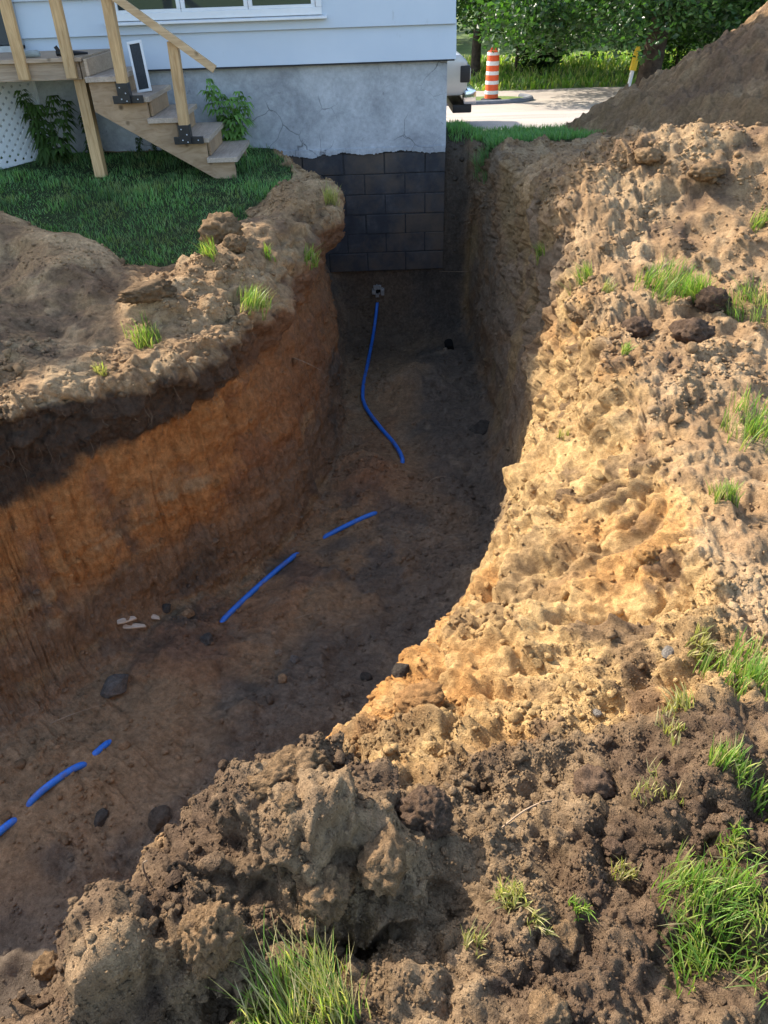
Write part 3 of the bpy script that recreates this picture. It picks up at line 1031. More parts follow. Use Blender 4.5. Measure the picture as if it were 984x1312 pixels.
# tufts that stand on the banks: (photo pixel, blades, height, spread, palette, label)
TUFTS = [
    (852, 372, 420, .15, .085, LUSH, 'thick bright green sod tuft on the spoil of the sandy bank'),
    (890, 385, 160, .16, .05, LUSH, 'green blades spilling beside the dark sod clod'),
    (958, 392, 260, .13, .07, MIXG, 'pale green tuft behind the dark sod clod'),
    (975, 560, 260, .14, .07, LUSH, 'green tuft at the outer edge of the sandy bank'),
    (955, 872, 330, .085, .055, LUSH, 'dense green tuft above the dark crumbly hollow'),
    (925, 975, 160, .06, .035, MIXG, 'small tuft overhanging a dark hole in the topsoil'),
    (868, 912, 120, .05, .03, DRYG, 'straw coloured tuft on the sand near the dense green tuft'),
    (905, 1150, 380, .085, .045, LUSH, 'long green sod strip lying on dark topsoil'),
    (960, 1190, 420, .085, .06, MIXG, 'broad pale green sod mat at the edge of the topsoil'),
    (890, 1240, 180, .08, .03, LUSH, 'tuft leaning off the end of the sod strip'),
    (935, 1085, 130, .06, .03, MIXG, 'thin tuft between the sod strip and the dark hole'),
    (395, 1300, 520, .125, .045, np.concatenate([LUSH, DRYG]), 'tall pale green tuft standing below the hollow in the clods'),
    (330, 1305, 130, .085, .04, np.concatenate([LUSH, DRYG]), 'sparse pale tuft beside the tall one under the clods'),
    (655, 1155, 150, .06, .028, DRYG, 'dry yellow tuft fallen on the topsoil ridge'),
    (745, 1165, 60, .045, .025, LUSH, 'tiny green sprout on the topsoil'),
    (186, 438, 200, .12, .045, MIXG, 'yellow green tuft on the brink of the dark topsoil layer'),
    (128, 478, 50, .08, .04, DRYG, 'wispy dry blades on the brink near the yellow tuft'),
    (325, 392, 240, .13, .045, MIXG, 'tuft hanging over the orange earth wall'),
    (398, 342, 110, .12, .05, LUSH, 'green tuft on the end of the lit earth bank'),
    (270, 328, 110, .12, .05, LUSH, 'green blades at the foot of the round clod'),
    (345, 330, 60, .09, .04, LUSH, 'few green blades on the lit earth bank'),
    (425, 262, 150, .16, .05, DRYG, 'dry roots and grass hanging over the shaded trench lip'),
    (693, 333, 70, .11, .025, LUSH, 'green tuft on the very lip of the shaded wall'),
    (742, 362, 130, .12, .05, MIXG, 'yellowish tuft where the sandy slope begins'),
    (778, 378, 70, .09, .04, DRYG, 'dry tuft beside the sandy slope lip'),
    (803, 452, 60, .08, .03, MIXG, 'short tuft under the hanging sod lump'),
    (970, 288, 110, .11, .05, LUSH, 'bright tuft half buried in the lit spoil ridge'),
    (205, 335, 40, .08, .06, GREEN, 'stray blades at the ragged edge of the lawn'),
    (620, 208, 240, .14, .05, GREEN, 'turf hanging over the trench beside the house corner'),
    (855, 935, 70, .045, .05, DRYG, 'flattened dry blades on the sand'),
    (840, 1010, 80, .05, .06, DRYG, 'dry straw strewn above the topsoil'),
    (720, 560, 50, .06, .03, DRYG, 'wisp of straw caught on the sandy slope face'),
    (930, 640, 150, .09, .045, MIXG, 'pale mixed tuft on the bank below the outer green tuft'),
    (895, 830, 130, .06, .035, DRYG, 'dry straw tuft on the sand above the dense green tuft'),
    (800, 1120, 70, .05, .03, DRYG, 'straw wisp beside the lone dark clod'),
    (975, 1030, 170, .065, .035, MIXG, 'ragged sod scrap at the rim of the dark hole'),
    (610, 1215, 60, .05, .025, DRYG, 'faded wisp below the dry yellow tuft'),
    (690, 1180, 60, .045, .025, DRYG, 'scattered straw beside the dry yellow tuft'),
]
for i, (px, py, n, h, sp, pal, lab) in enumerate(TUFTS):
    p, nn, _ = hit(px, py)
    sp *= 1 if n > 160 else .5
    g = np.random.default_rng(100 + i)
    k = max(6, n // 5)
    offs = np.clip(g.normal(0, sp, (k, 2)), -2 * sp, 2 * sp)
    bz = []
    for ox, oy in offs:
        m = (abs(GROUND[:, 0] - p[0] - ox) < .012) & (abs(GROUND[:, 1] - p[1] - oy) < .012) & (abs(GROUND[:, 2] - p[2]) < .25)
        zz = GROUND[m][:, 2].max() if m.any() else p[2]
        bz.append(zz - .008)
    base = np.c_[offs, np.array(bz) - p[2]]
    dv = (nn[0] * .8, nn[1] * .8)
    dist = np.linalg.norm(p - CAM)
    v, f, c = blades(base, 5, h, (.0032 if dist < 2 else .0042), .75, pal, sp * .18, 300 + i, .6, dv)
    o = link('grass_tuft', np_mesh('grass_tuft', v, f, c, True, MAT['grass']), None, p)
    tag(o, lab, 'grass tuft', 'grass tufts on the dug banks')

# ------------------------------------------------------------------ loose crumbs, clods, stones
def ico(sub):
    bm = bmesh.new()
    bmesh.ops.create_icosphere(bm, subdivisions=sub, radius=1)
    v = np.array([x.co[:] for x in bm.verts])
    f = np.array([[x.index for x in q.verts] for q in bm.faces])
    bm.free()
    return v, f


IV1, IF1 = ico(1)
IV2, IF2 = ico(2)


def crumbs(name, label, idxs, smin, smax, sub, seed, sink=.25, power=2.2):
    """rough angular crumbs made from a few noisy prototypes"""
    g = np.random.default_rng(seed)
    iv, jf = ico(sub) if sub else (np.array([[1, 0, 0], [-1, 0, 0], [0, 1, 0], [0, -1, 0], [0, 0, 1], [0, 0, -1.]]),
                                   np.array([[0, 2, 4], [2, 1, 4], [1, 3, 4], [3, 0, 4], [2, 0, 5], [1, 2, 5], [3, 1, 5], [0, 3, 5]]))
    protos = []
    for k in range(24):
        o = g.uniform(0, 40, 3)
        r_ = .8 + .45 * fbm(iv + o, 1.2, 3, seed + k, .7)
        if sub > 2: r_ = r_ + .22 * lump(iv + o, 3.0, seed + k)[0] + .1 * lump(iv + o, 7.0, seed + k)[0]
        if sub > 1:
            pv = iv * r_[:, None]
            for _k in range(7):
                pn = g.normal(0, 1, 3)
                pn /= np.linalg.norm(pn)
                pv = pv - np.maximum(0, pv @ pn - g.uniform(.45, .8))[:, None] * pn
            protos.append(pv)
            continue
        protos.append(iv * (r_ * g.uniform(.85, 1.15, len(iv)) if sub < 3 else r_)[:, None])
    protos = np.array(protos)
    n = len(idxs)
    sz = smin + (smax - smin) * g.random(n) ** power
    pos = GROUND[idxs] + GNRM[idxs] * (sz * (1 - 2 * sink) * .5)[:, None]
    sc = sz[:, None] * g.uniform(.6, 1.2, (n, 3)) * np.array([1.1, 1.1, .8])
    an = g.uniform(0, 6.28, n)
    ca, sa = np.cos(an), np.sin(an)
    vv = protos[g.integers(0, len(protos), n)] * sc[:, None]
    x = vv[:, :, 0] * ca[:, None] - vv[:, :, 1] * sa[:, None]
    y = vv[:, :, 0] * sa[:, None] + vv[:, :, 1] * ca[:, None]
    v = np.stack([x, y, vv[:, :, 2]], 2) + pos[:, None]
    f = (np.arange(n)[:, None, None] * len(iv) + jf[None]).reshape(-1, 3)
    c = np.repeat((GCOL[idxs] * np.minimum(1, .45 / GCOL[idxs].max(1, keepdims=True)) * (g.uniform(.92, 1.2, (n, 1)) if sub < 2 else g.uniform(.82, 1.0, (n, 1))))[:, None], len(iv), 1)
    o = link(name, np_mesh(name, v.reshape(-1, 3), f, np.clip(c.reshape(-1, 3), 0, 1), True, MAT['soil']))
    return tag(o, label, 'soil', kind='stuff')


du = np.linalg.norm(np.gradient(GROUND.reshape(nS, nV, 3), axis=0), axis=2).ravel()
dv_ = np.linalg.norm(np.gradient(GROUND.reshape(nS, nV, 3), axis=1), axis=2).ravel()
area = du * dv_
inview = (_px > -120) & (_px < 1100) & (_py > 120) & (_py < 1420)
dist = np.linalg.norm(GROUND - CAM, axis=1)
clus = .4 + 1.6 * sstep(-.1, .45, fbm(GROUND, 5.0, 3, 401)) + .8 * sstep(.0, .4, fbm(GROUND, 15.0, 2, 402))
wgt = area * clus * np.clip(loose, 0, 1.2) ** 1.1 * inview * (GNRM[:, 2] > -.1) * ~lawn * (.25 + .75 * patch)
wn = wgt * (dist < 2.6)
crumbs('soil_crumbs', 'loose crumbs of brown soil over the near bank', rng.choice(len(P), 34000, p=wn / wn.sum()), .0018, .0075, 0, 11)
crumbs('soil_lumps', 'pea to walnut sized soil lumps over the near bank', rng.choice(len(P), 1500, p=wn / wn.sum()), .006, .019, 2, 12, .35, 2.5)
crumbs('soil_clods', 'knobbly soil clods over the near bank', rng.choice(len(P), 300, p=(wn * (.2 + fg)) / (wn * (.2 + fg)).sum()), .010, .027, 3, 15, .35, 1.6)
wf = wgt * (dist >= 2.2)
crumbs('spoil_crumbs', 'loose crumbs of soil over the farther banks and trench floor', rng.choice(len(P), 25000, p=wf / wf.sum()), .0035, .016, 0, 13)
ww = area * inview * ((V2 > 3.3) & (V2 < 6.1) | (V2 > 9.2) & (V2 < 10.8) & (S2 < 5))
crumbs('wall_grit', 'small stones and grit stuck in the trench walls', rng.choice(len(P), 2500, p=ww / ww.sum()), .003, .016, 1, 17, .4, 3)
crumbs('spoil_nuggets', 'nut sized soil nuggets over the farther banks', rng.choice(len(P), 6000, p=wf / wf.sum()), .008, .024, 1, 16, .3, 1.8)
crumbs('spoil_lumps', 'fist sized soil lumps over the farther banks', rng.choice(len(P), 1500, p=wf / wf.sum()), .009, .042, 2, 14, .35, 3.5)

IV5, IF5 = ico(5)
IV4, IF4 = ico(4)


def clod(px, py, size, label, col, seed, name='dirt_clod', cat='clod', flat=.8, sink=.3, rough=1.0, mat='soil', stretch=1.0, hi=True):
    p, nn, gc = hit(px, py)
    g = np.random.default_rng(seed)
    iv, jf = (IV5, IF5) if hi and np.linalg.norm(p - CAM) / size < 32 else (IV4, IF4)
    v = iv.copy()
    off = g.uniform(0, 50, 3)
    l_1, _ = lump(v + off, 1.7, seed)
    l_2, bb = lump(v + off, 4.2, seed + 1)
    l_3, _ = lump(v + off, 9, seed + 2)
    l_4, _ = lump(v + off, 22, seed + 3)
    cr_ = fbm(v + off, 3.5, 4, seed + 5, .65)
    r_ = .82 + .2 * fbm(v + off, 1.1, 3, seed) + rough * (.18 * l_1 + .14 * l_2 + .08 * l_3 + .035 * l_4 + .16 * cr_)
    if name == 'stone':                                          # broken faces
        v = v * r_[:, None]
        for _k in range(9):
            pn = g.normal(0, 1, 3)
            pn /= np.linalg.norm(pn)
            ov = np.maximum(0, v @ pn - g.uniform(.52, .8))
            v = v - ov[:, None] * pn
        r_ = np.ones(len(v))
    else:
        wv = v + off + .12 * np.stack([vnoise((v + off) * 2.5, 7), vnoise((v + off) * 2.5, 8), vnoise((v + off) * 2.5, 9)], 1)
        _, q1_ = worley(wv, 1.9, seed + 40)
        _, q2_ = worley(wv, 4.6, seed + 41)
        r_ = r_ + rough * (.22 * (q1_ - .5) + .12 * (q2_ - .5))
    v = v * r_[:, None] * np.array([stretch, 1.0, flat]) * size
    a = g.uniform(0, 6.28)
    v = v @ np.array([[math.cos(a), math.sin(a), 0], [-math.sin(a), math.cos(a), 0], [0, 0, 1]])
    col = np.array(col if col is not None else gc)
    c = col[None] * (.8 + .45 * bb)[:, None]
    o = link(name, np_mesh(name, v, jf, np.clip(c, 0, 1), True, MAT[mat]), None, p + np.array([0, 0, size * flat * (1 - 2 * sink)]))
    return tag(o, label, cat)


DKC = TOP * 1.6
MDC = SPO * .72
clod(283, 305, .135, 'round crumbly clod on the lawn edge of the lit bank', SPO * .75, 1, flat=.75)
clod(300, 318, .07, 'smaller clod leaning on the round clod by the lawn', SPO * .7, 2)
clod(190, 378, .10, 'flat topped clod on the brink between shade and sun', SPO * .6, 3, flat=.55, stretch=1.6)
clod(376, 1003, .062, 'knobbly clod crowning the topsoil ridge above the trench', SPO * .7, 4, flat=.75, stretch=1.3, sink=.15)
clod(373, 1030, .022, 'small clod under the knobbly crown of the ridge', SPO * .75, 5)
clod(545, 1052, .062, 'big round clod of dark topsoil beside a deep hollow', DKC, 6, sink=.2)
clod(490, 1110, .05, 'overhanging clod at the mouth of the hollow', MDC, 7, stretch=1.3)
clod(415, 1135, .06, 'pale crusted clod over the hollow', SPO * .7, 8, stretch=1.2)
clod(275, 1215, .055, 'upright column of clods beside the lower hollow', SPO * .75, 9, flat=1.3, sink=.2)
clod(60, 1240, .05, 'ragged clod at the lower brink of the trench', SPO * .7, 10, flat=.8, sink=.2)
clod(788, 1088, .026, 'lone dark clod on scraped topsoil', DKC, 11)
clod(720, 1215, .045, 'round lump of topsoil in loose crumbs', MDC, 12)
clod(700, 1300, .04, 'lump of topsoil half sunk in pale crumbs', MDC, 13)
clod(760, 1010, .05, 'clod standing over a shadowed groove', DKC * 1.2, 14, flat=.9)
clod(912, 392, .085, 'dark sod clod between two green tufts', TOP * 1.1, 15, flat=.8)
clod(815, 425, .075, 'dark sod lump hanging at the top of the sandy slope', TOP * 1.7, 16, flat=.7)
clod(885, 430, .10, 'brown crumbly clod below the green tufts', DKC, 17, flat=.65)
clod(830, 715, .05, 'ochre clod on the sandy slope', OCH * .6 + SND * .3, 18, sink=.35)
clod(540, 895, .06, 'ochre clod at the foot of the sandy slope', OCH * .5 + SPO * .4, 19, flat=.6, stretch=1.4)
clod(725, 640, .05, 'grey brown clod stuck on the sandy slope', SPO * .7, 20, sink=.4)
clod(540, 375 + 10, .0, 'x', None, 21) if False else None
clod(830, 205, .08, 'sunlit clod on the crest of the spoil ridge', SPO, 22, flat=.7)
clod(905, 225, .09, 'heavy clod on the sunlit face of the spoil ridge', SPO * .9, 23, flat=.6, stretch=1.4)
clod(720, 300, .06, 'clod at the shadow line on the trench lip', SPO, 24, flat=.7)
clod(740, 410, .05, 'clod under the lip of the shaded wall', SPO * .8, 25)

STN = np.array([.19, .168, .14])
for px, py, s, st, lab, col, sd in [
    (150, 880, .085, 1.3, 'grey angular stone beside the pale wood splinters', STN * .75, 31),
    (266, 822, .05, 1.3, 'dark grey stone near the end of the blue pipe', STN * .5, 32),
    (238, 788, .055, 1.2, 'brown stone against the foot of the orange wall', FLO * 1.2, 33),
    (212, 780, .045, 1.1, 'slate grey stone beside the brown one at the wall foot', STN * .5, 34),
    (377, 846, .032, 1.3, 'blue grey pebble with a wet face on the trench floor', STN * .7, 35),
    (358, 838, .032, .9, 'tan pebble touching the blue grey one', np.array([.24, .17, .11]), 36),
    (362, 870, .035, 1.1, 'dull brown pebble below the tan one', FLO, 37),
    (616, 552, .10, 1.5, 'black angular rock against the far trench wall', DRK * .9, 38),
    (130, 1048, .04, 1.4, 'small dark stone in the lower trench floor', STN * .35, 39),
    (205, 1050, .06, 1.2, 'wet dark lump in the lower trench floor', DRK, 40),
    (765, 915, .016, 1.2, 'grey pebble on the sand', STN * 1.05, 41),
    (855, 838, .022, 1.7, 'flat grey pebble in the straw', STN * 1.1, 42),
    (470, 868, .04, 1.1, 'black lump at the foot of the sandy slope', DRK * .8, 43),
    (515, 862, .045, 1.1, 'larger black lump by the sandy slope foot', DRK * .8, 44)]:
    clod(px, py, s, lab, col, sd, 'stone', 'stone', .7, .35, .25, 'soil', st, False)

# splinters of pale wood in the trench
MAT['splinter'] = wood_mat('pale_splinter', (.68, .58, .45), (.42, .3, .18), (6, 40, 40), False)
for px, py, L, wd, az, lab in [(163, 795, .11, .035, .5, 'short pale wood splinter by the trench wall'), (172, 803, .14, .03, .15, 'long pale wood splinter by the trench wall'),
                               (198, 792, .08, .03, -.2, 'orange stained wood chip beside the splinters')]:
    p, nn, _ = hit(px, py)
    mb = MB()
    mb.prism([(-L / 2, -wd * .3), (-L * .2, -wd / 2), (L / 2, -wd * .35), (L * .42, wd * .2), (L * .1, wd / 2), (-L * .45, wd * .4)], 'z', 0, .012)
    o = mb.build('wood_splinter', MAT['splinter'], None, .002, loc=p + np.array([0, 0, .004]))
    o.rotation_euler = (.25, .1, az)
    tag(o, lab, 'splinter')

# ------------------------------------------------------------------ blue water pipe: one pipe, partly buried
pix = [(484, 374), (483, 388), (478, 430), (471, 468), (466, 500), (469, 522), (488, 550), (505, 570), (516, 590)]
pts = []
for k, (px, py) in enumerate(pix):
    p, nn, _ = hit(px, py)
    pts.append(Vector(p + nn * .015))
pts[0].y += .12
vis2 = [(480, 658), (448, 674), (415, 688)]
vis3 = [(380, 710), (335, 745), (285, 795)]
vis4 = [(137, 951), (122, 965)]
vis5 = [(106, 979), (72, 1003), (38, 1030)]
vis6 = [(18, 1052), (-30, 1095)]


def onf(l, lift):
    """a straight visible stretch lying on the floor between its two ends"""
    a, b = Vector(hit(*l[0])[0]), Vector(hit(*l[-1])[0])
    hi_ = max([0] + [Vector(hit(l[0][0] + (l[-1][0] - l[0][0]) * t, l[0][1] + (l[-1][1] - l[0][1]) * t)[0]).z - a.lerp(b, t).z for t in (.25, .5, .75)])
    return [a.lerp(b, t) + Vector((0, 0, -.006 + (lift + hi_ * .6) * math.sin(math.pi * t) ** .5)) for t in (0, .12, .33, .67, .88, 1)]


def dip(a, b, d=.07):
    return [a.lerp(b, .1) - Vector((0, 0, d * .5)), a.lerp(b, .25) - Vector((0, 0, d)), a.lerp(b, .75) - Vector((0, 0, d)), a.lerp(b, .9) - Vector((0, 0, d * .5))]


runs = [pts, onf(vis2, .012), onf(vis3, .014), onf(vis4, .004), onf(vis5, .02), onf(vis6, .014)]
full = []
for i, rn in enumerate(runs):
    if i:
        full += dip(full[-1], rn[0], .11 if i < 4 else .06)
    full += rn
full.append(full[-1] + Vector((-.35, -.3, -.04)))


def smooth_path(pts, k=6):
    A = np.array([p[:] for p in pts])
    o, _ = cr_axis(A, [k] * (len(A) - 1), .5)
    return [Vector(p) for p in o]


wp = MB().tube(smooth_path(full), .0175, 12).build('water_pipe', MAT['pipe'], None, smooth=True)
tag(wp, 'blue plastic water pipe from the foundation, dipping in and out of the trench floor', 'pipe')
# the hole it comes through
hp, hn, _ = hit(484, 374)
holeroot = empty('pipe_sleeve', hp, 'broken mortar ring round the hole where the blue pipe enters', 'pipe sleeve')
hm = MB()
for k in range(11):
    a = k / 11 * 6.283
    rr = .05 + .012 * math.sin(k * 2.7)
    c0 = Vector((math.cos(a) * rr, -.02 + .01 * math.sin(k * 5), math.sin(a) * rr + .03))
    s = .014 + .007 * math.sin(k * 3.3 + 1)
    hm.box(c0.x - s, c0.x + s, c0.y - s, c0.y + s, c0.z - s, c0.z + s)
MAT['mortar_pale'] = plain('pale_mortar', (.27, .25, .22), .9, .35, 60)
hm.build('mortar_ring', MAT['mortar_pale'], holeroot, .006)
MB().tube([(0, -.012, .03), (0, .06, .03)], .036, 14).build('hole', MAT['dark'], holeroot)
h2, n2_, _ = hit(575, 447)
MB().tube([Vector(h2) + Vector((0, -.012, 0)), Vector(h2) + Vector((0, .12, .02))], .045, 14).build('hole_plug', MAT['dark'], None)  # near-black plug: its colour stands for the shade inside a second hole
tag(bpy.data.objects['hole_plug'], 'near-black plug painted as the dark inside of a hole in the earth below the foundation', 'drain')

# roots sticking out of the walls
MAT['root'] = plain('root', (.30, .21, .13), .85, .3, 40)
for i, (px, py, L, lab) in enumerate([(375, 457, .22, 'long pale root poking from the orange wall'), (262, 615, .35, 'thin root hanging down the orange wall'),
                                      (600, 348, .3, 'pale root across the earth beside the house corner'), (405, 575, .2, 'fine root low on the red wall'),
                                      (195, 1140, .12, 'thin straw standing on the trench brink'), (640, 1060, .14, 'fine root lying over the topsoil clods'),
                                      (545, 620, .16, 'thin twig on the dark trench floor'), (375, 795, .1, 'white twig on the trench floor'), (60, 930, .25, 'fine root near the lower pipe')]):
    p, nn, _ = hit(px, py)
    g = random.Random(i)
    a = Vector(p)
    d = Vector((g.uniform(-1, 1), g.uniform(-.4, .4), g.uniform(-.8, -.1))).normalized()
    if 'standing' in lab: d = Vector((.2, -.1, 1))
    if 'across' in lab: d = Vector((-1, 0, .05))
    if 'floor' in lab or 'lying' in lab or 'lower' in lab: d = Vector((1, .4, .05))
    nn = Vector(nn)
    q_ = [a - nn * .01, a + d * L * .3 + nn * .02, a + d * L * .65 + nn * .025, a + d * L + nn * .01]
    o = MB().tube(smooth_path(q_, 4), [.0028 - .0016 * k / 13 for k in range(len(smooth_path(q_, 4)))], 5).build('root', MAT['root'], None, smooth=True)
    tag(o, lab, 'root')

rt = MB()
gg = random.Random(91)
ks = np.where(inview & (((V2 > 3.15) & (V2 < 4.0)) | ((V2 > 12.2) & (V2 < 13.2) & (S2 < 5.5))))[0]
for j in rng.choice(ks, 150):
    a = Vector(GROUND[j]) - Vector(GNRM[j]) * .01
    nn = Vector(GNRM[j])
    L = gg.uniform(.03, .11)
    d = Vector((gg.uniform(-.5, .5), gg.uniform(-.5, .5), -1)).normalized()
    pth = [a, a + nn * L * .35 + d * L * .3, a + nn * L * .3 + d * L * .7 + Vector((gg.uniform(-.02, .02), 0, 0)), a + nn * L * .2 + d * L]
    rt.tube(smooth_path(pth, 2), [.0010, .0009, .0008, .0008, .0007, .0006, .0005], 3, False)
MAT['hair'] = plain('hair_root', (.17, .115, .07), .9, .4, 40)
o = rt.build('hair_roots', MAT['hair'], None, smooth=True)
tag(o, 'fine hair roots hanging from the torn edge of the topsoil', 'roots', kind='stuff')

# ------------------------------------------------------------------ big spoil pile on the right
def pile():
    nx, ny = 300, 260
    x = np.linspace(1.2, 8.2, nx)
    y = np.linspace(5.4, 11.2, ny)
    X, Y = np.meshgrid(x, y)
    X, Y = X.ravel(), Y.ravel()
    p2 = np.stack([X, Y, np.zeros_like(X)], 1)
    wx = .25 * fbm(p2, .9, 3, 201)
    wy = .25 * fbm(p2, .9, 3, 202)
    cx = np.clip(X, 4.7, 6.2)
    d = np.sqrt(((X + wx - cx) / 1.0) ** 2 + ((Y + wy - 8.3) / .95) ** 2)
    h = 1.62 * np.clip(1 - d / 2.75, 0, None)
    h = np.where(d < .45, h - .12 * (1 - d / .45), h)
    z = G(X, Y) - .12 + h
    p3 = np.stack([X, Y, z], 1)
    p3w = p3 + .04 * np.stack([vnoise(p3 * 9, 231), vnoise(p3 * 9, 232), vnoise(p3 * 9, 233)], 1)
    a1, q1 = lump(p3w, 4.5, 210)
    a2, q2 = lump(p3w, 11, 211)
    a3, q3 = lump(p3w, 26, 212)
    m = sstep(0, .1, h)
    z = z + m * (.10 * fbm(p3, 1.6, 4, 214) + .07 * a1 * (q1 > .6) + .045 * a2 * (q2 > .35) + .02 * a3 + .07 * fbm(p3, 6, 4, 219, .7))
    p3[:, 2] = z
    c = mx(np.repeat(SPO[None] * .9, len(X), 0), DRY, sstep(-.1, .4, fbm(p3, 3, 4, 216)))
    c = mx(c, TOP * 2.2, sstep(.15, .4, fbm(p3, 2.1, 4, 218)) * .6) * (.85 + .3 * q2)[:, None]
    i = np.arange(nx * ny).reshape(ny, nx)
    f = np.stack([i[:-1, :-1], i[:-1, 1:], i[1:, 1:], i[1:, :-1]], -1).reshape(-1, 4)
    f = f[h[f].max(1) > 0]
    o = link('dirt_pile', np_mesh('dirt_pile', p3, f, c, True, MAT['soil']))
    tag(o, 'tall heap of brown excavated earth in the shade of the house', 'dirt pile')


pile()

# ------------------------------------------------------------------ house
house = empty('house', (0, 7.85, 0), 'white sided house on a cracked grey foundation above the trench', 'house')
HX1, FT = .72, .765


def hb(name, mb, mat, parent=house, bevel=0, smooth=False):
    o = mb.build(name, mat, None, bevel, smooth)
    o.data.transform(Matrix.Translation((0, -7.85, 0)))
    o.parent = parent
    return o


hb('foundation', MB().box(-14, HX1, 7.85, 11.9, .03, FT + .02), MAT['plaster'])
hb('buried_foundation', MB().box(-3, HX1 - .004, 7.861, 8.3, -1.14, .034), MAT['mortar'])
g = random.Random(3)
course = .1905
for r_ in range(6):
    z1 = -.0 - r_ * course
    x = HX1 - (0 if r_ % 2 else .2)
    first = True
    xs0 = []
    if not r_ % 2: xs0.append((HX1 - .195, HX1))
    while x > -1.3:
        xs0.append((x - .395, x - .002))
        x -= .4
    for k, (xa, xb) in enumerate(xs0):
        if not (r_ % 2) and k == 0: pass
        dy = g.uniform(-.004, .004)
        dz = g.uniform(-.002, .002)
        o = MB().box(xa + .0015, xb - .0015, 7.855 + dy * 1.5, 8.05, z1 - course + .005 + dz, z1 - .001 + dz).build('concrete_block', MAT['block'], None, .007)
        o.data.transform(Matrix.Translation((0, -7.85, 0)))
        o.parent = house
# ragged bottom edge of the parging
pm = MB()
xx = -1.5
hh_ = .0
while xx < HX1 - .012:
    wd = g.uniform(.010, .03)
    hh_ = max(-.03, min(.028, hh_ + g.uniform(-.011, .011)))
    pm.box(xx, min(xx + wd, HX1 - .004), 7.836 + g.uniform(-.003, .003), 7.87, hh_, .05 + g.uniform(0, .006))
    xx += wd * .93
hb('parging_edge', pm, MAT['plaster'], house, .008)
# siding planks: tilted boards, each overlapping the one below
EXPO, NPL = .268, 8
for k in range(NPL):
    z0 = FT + k * EXPO
    z1 = z0 + EXPO + .03
    x1 = HX1 + .075
    mb = MB()
    mb.prism([(7.802, z0), (7.828, z0 - .004), (7.848, z1), (7.838, z1)], 'x', -6.54, x1 - .01 * (k % 2))
    hb('siding_plank', mb, MAT['siding'], house, .002)
hb('drip_edge', MB().prism([(7.79, FT - .012), (7.85, FT - .004), (7.85, FT + .004), (7.79, FT - .004)], 'x', -6.5, HX1 + .06), MAT['mortar'])
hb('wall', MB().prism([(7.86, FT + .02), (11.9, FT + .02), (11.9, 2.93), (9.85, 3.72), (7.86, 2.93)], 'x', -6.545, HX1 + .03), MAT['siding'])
roofp = [(7.42, 2.86), (7.42, 2.98), (9.85, 3.93), (12.3, 2.98), (12.3, 2.86), (9.85, 3.8)]
hb('roof', MB().prism(roofp, 'x', -6.54, HX1 + .33), MAT['roof'])
hb('fascia', MB().box(-6.54, HX1 + .34, 7.395, 7.418, 2.83, 2.985), MAT['white'])
hb('soffit', MB().box(-6.54, HX1 + .3, 7.42, 7.84, 2.83, 2.855), MAT['white'])
# taller wing to the left
hb('wing_wall', MB().box(-14, -6.55, 7.858, 15.4, FT + .021, 4.5), MAT['siding'])
hb('wing_roof', MB().box(-14.4, -6.25, 7.4, 15.8, 4.51, 4.66), MAT['roof'])
# window of three lights
WX0, WX1, WZ = -2.24, -.39, 1.135
win = MB()
win.box(WX0, WX1, 7.775, 7.84, WZ, WZ + .055).box(WX0, WX1, 7.775, 7.84, WZ + 1.0, WZ + 1.06)
for x in (WX0, WX1 - .05): win.box(x, x + .05, 7.774, 7.84, WZ + .055, WZ + 1.0)
wob_ = hb('window', win, MAT['white'], house, .004)
sillb = hb('sill', MB().prism([(7.74, WZ - .03), (7.85, WZ - .03), (7.85, WZ + .004), (7.74, WZ - .012)], 'x', WX0 - .04, WX1 + .04), MAT['white'], wob_, .003)
step = (WX1 - WX0 - .1) / 3
for k in range(3):
    xa = WX0 + .05 + k * step
    sm = MB()
    sm.box(xa, xa + step - .004, 7.785, 7.83, WZ + .055, WZ + .078).box(xa, xa + step - .004, 7.785, 7.83, WZ + .96, WZ + 1.0)
    sm.box(xa, xa + .035, 7.785, 7.83, WZ + .078, WZ + .96).box(xa + step - .039, xa + step - .004, 7.785, 7.83, WZ + .078, WZ + .96)
    hb('sash', sm, MAT['white'], wob_, .003)
    hb('pane', MB().box(xa + .035, xa + step - .039, 7.806, 7.812, WZ + .078, WZ + .96), MAT['glass'], wob_)
# door at the deck
dr = hb('door', MB().box(-3.95, -3.1, 7.77, 7.83, .99, 2.75), MAT['door'], house, .006)
hb('door_frame', MB().box(-3.1, -3.05, 7.76, 7.84, .96, 2.8), MAT['alu'], dr)
hb('threshold', MB().box(-3.95, -3.05, 7.73, 7.84, .935, .985), MAT['alu'], dr)

# ------------------------------------------------------------------ deck
DY, DZ = 6.9, .94
deck = empty('wooden_deck', (-3.0, DY, G(-3, DY)), 'raised wooden deck of new pine at the house door', 'deck')


def pb(root, name, mb, mat, parent=None, bevel=.003, smooth=False):
    o = mb.build(name, mat, None, bevel, smooth)
    par = parent or root
    o.parent = par
    o.data.transform(Matrix.Translation(-Vector(root.location)))
    return o


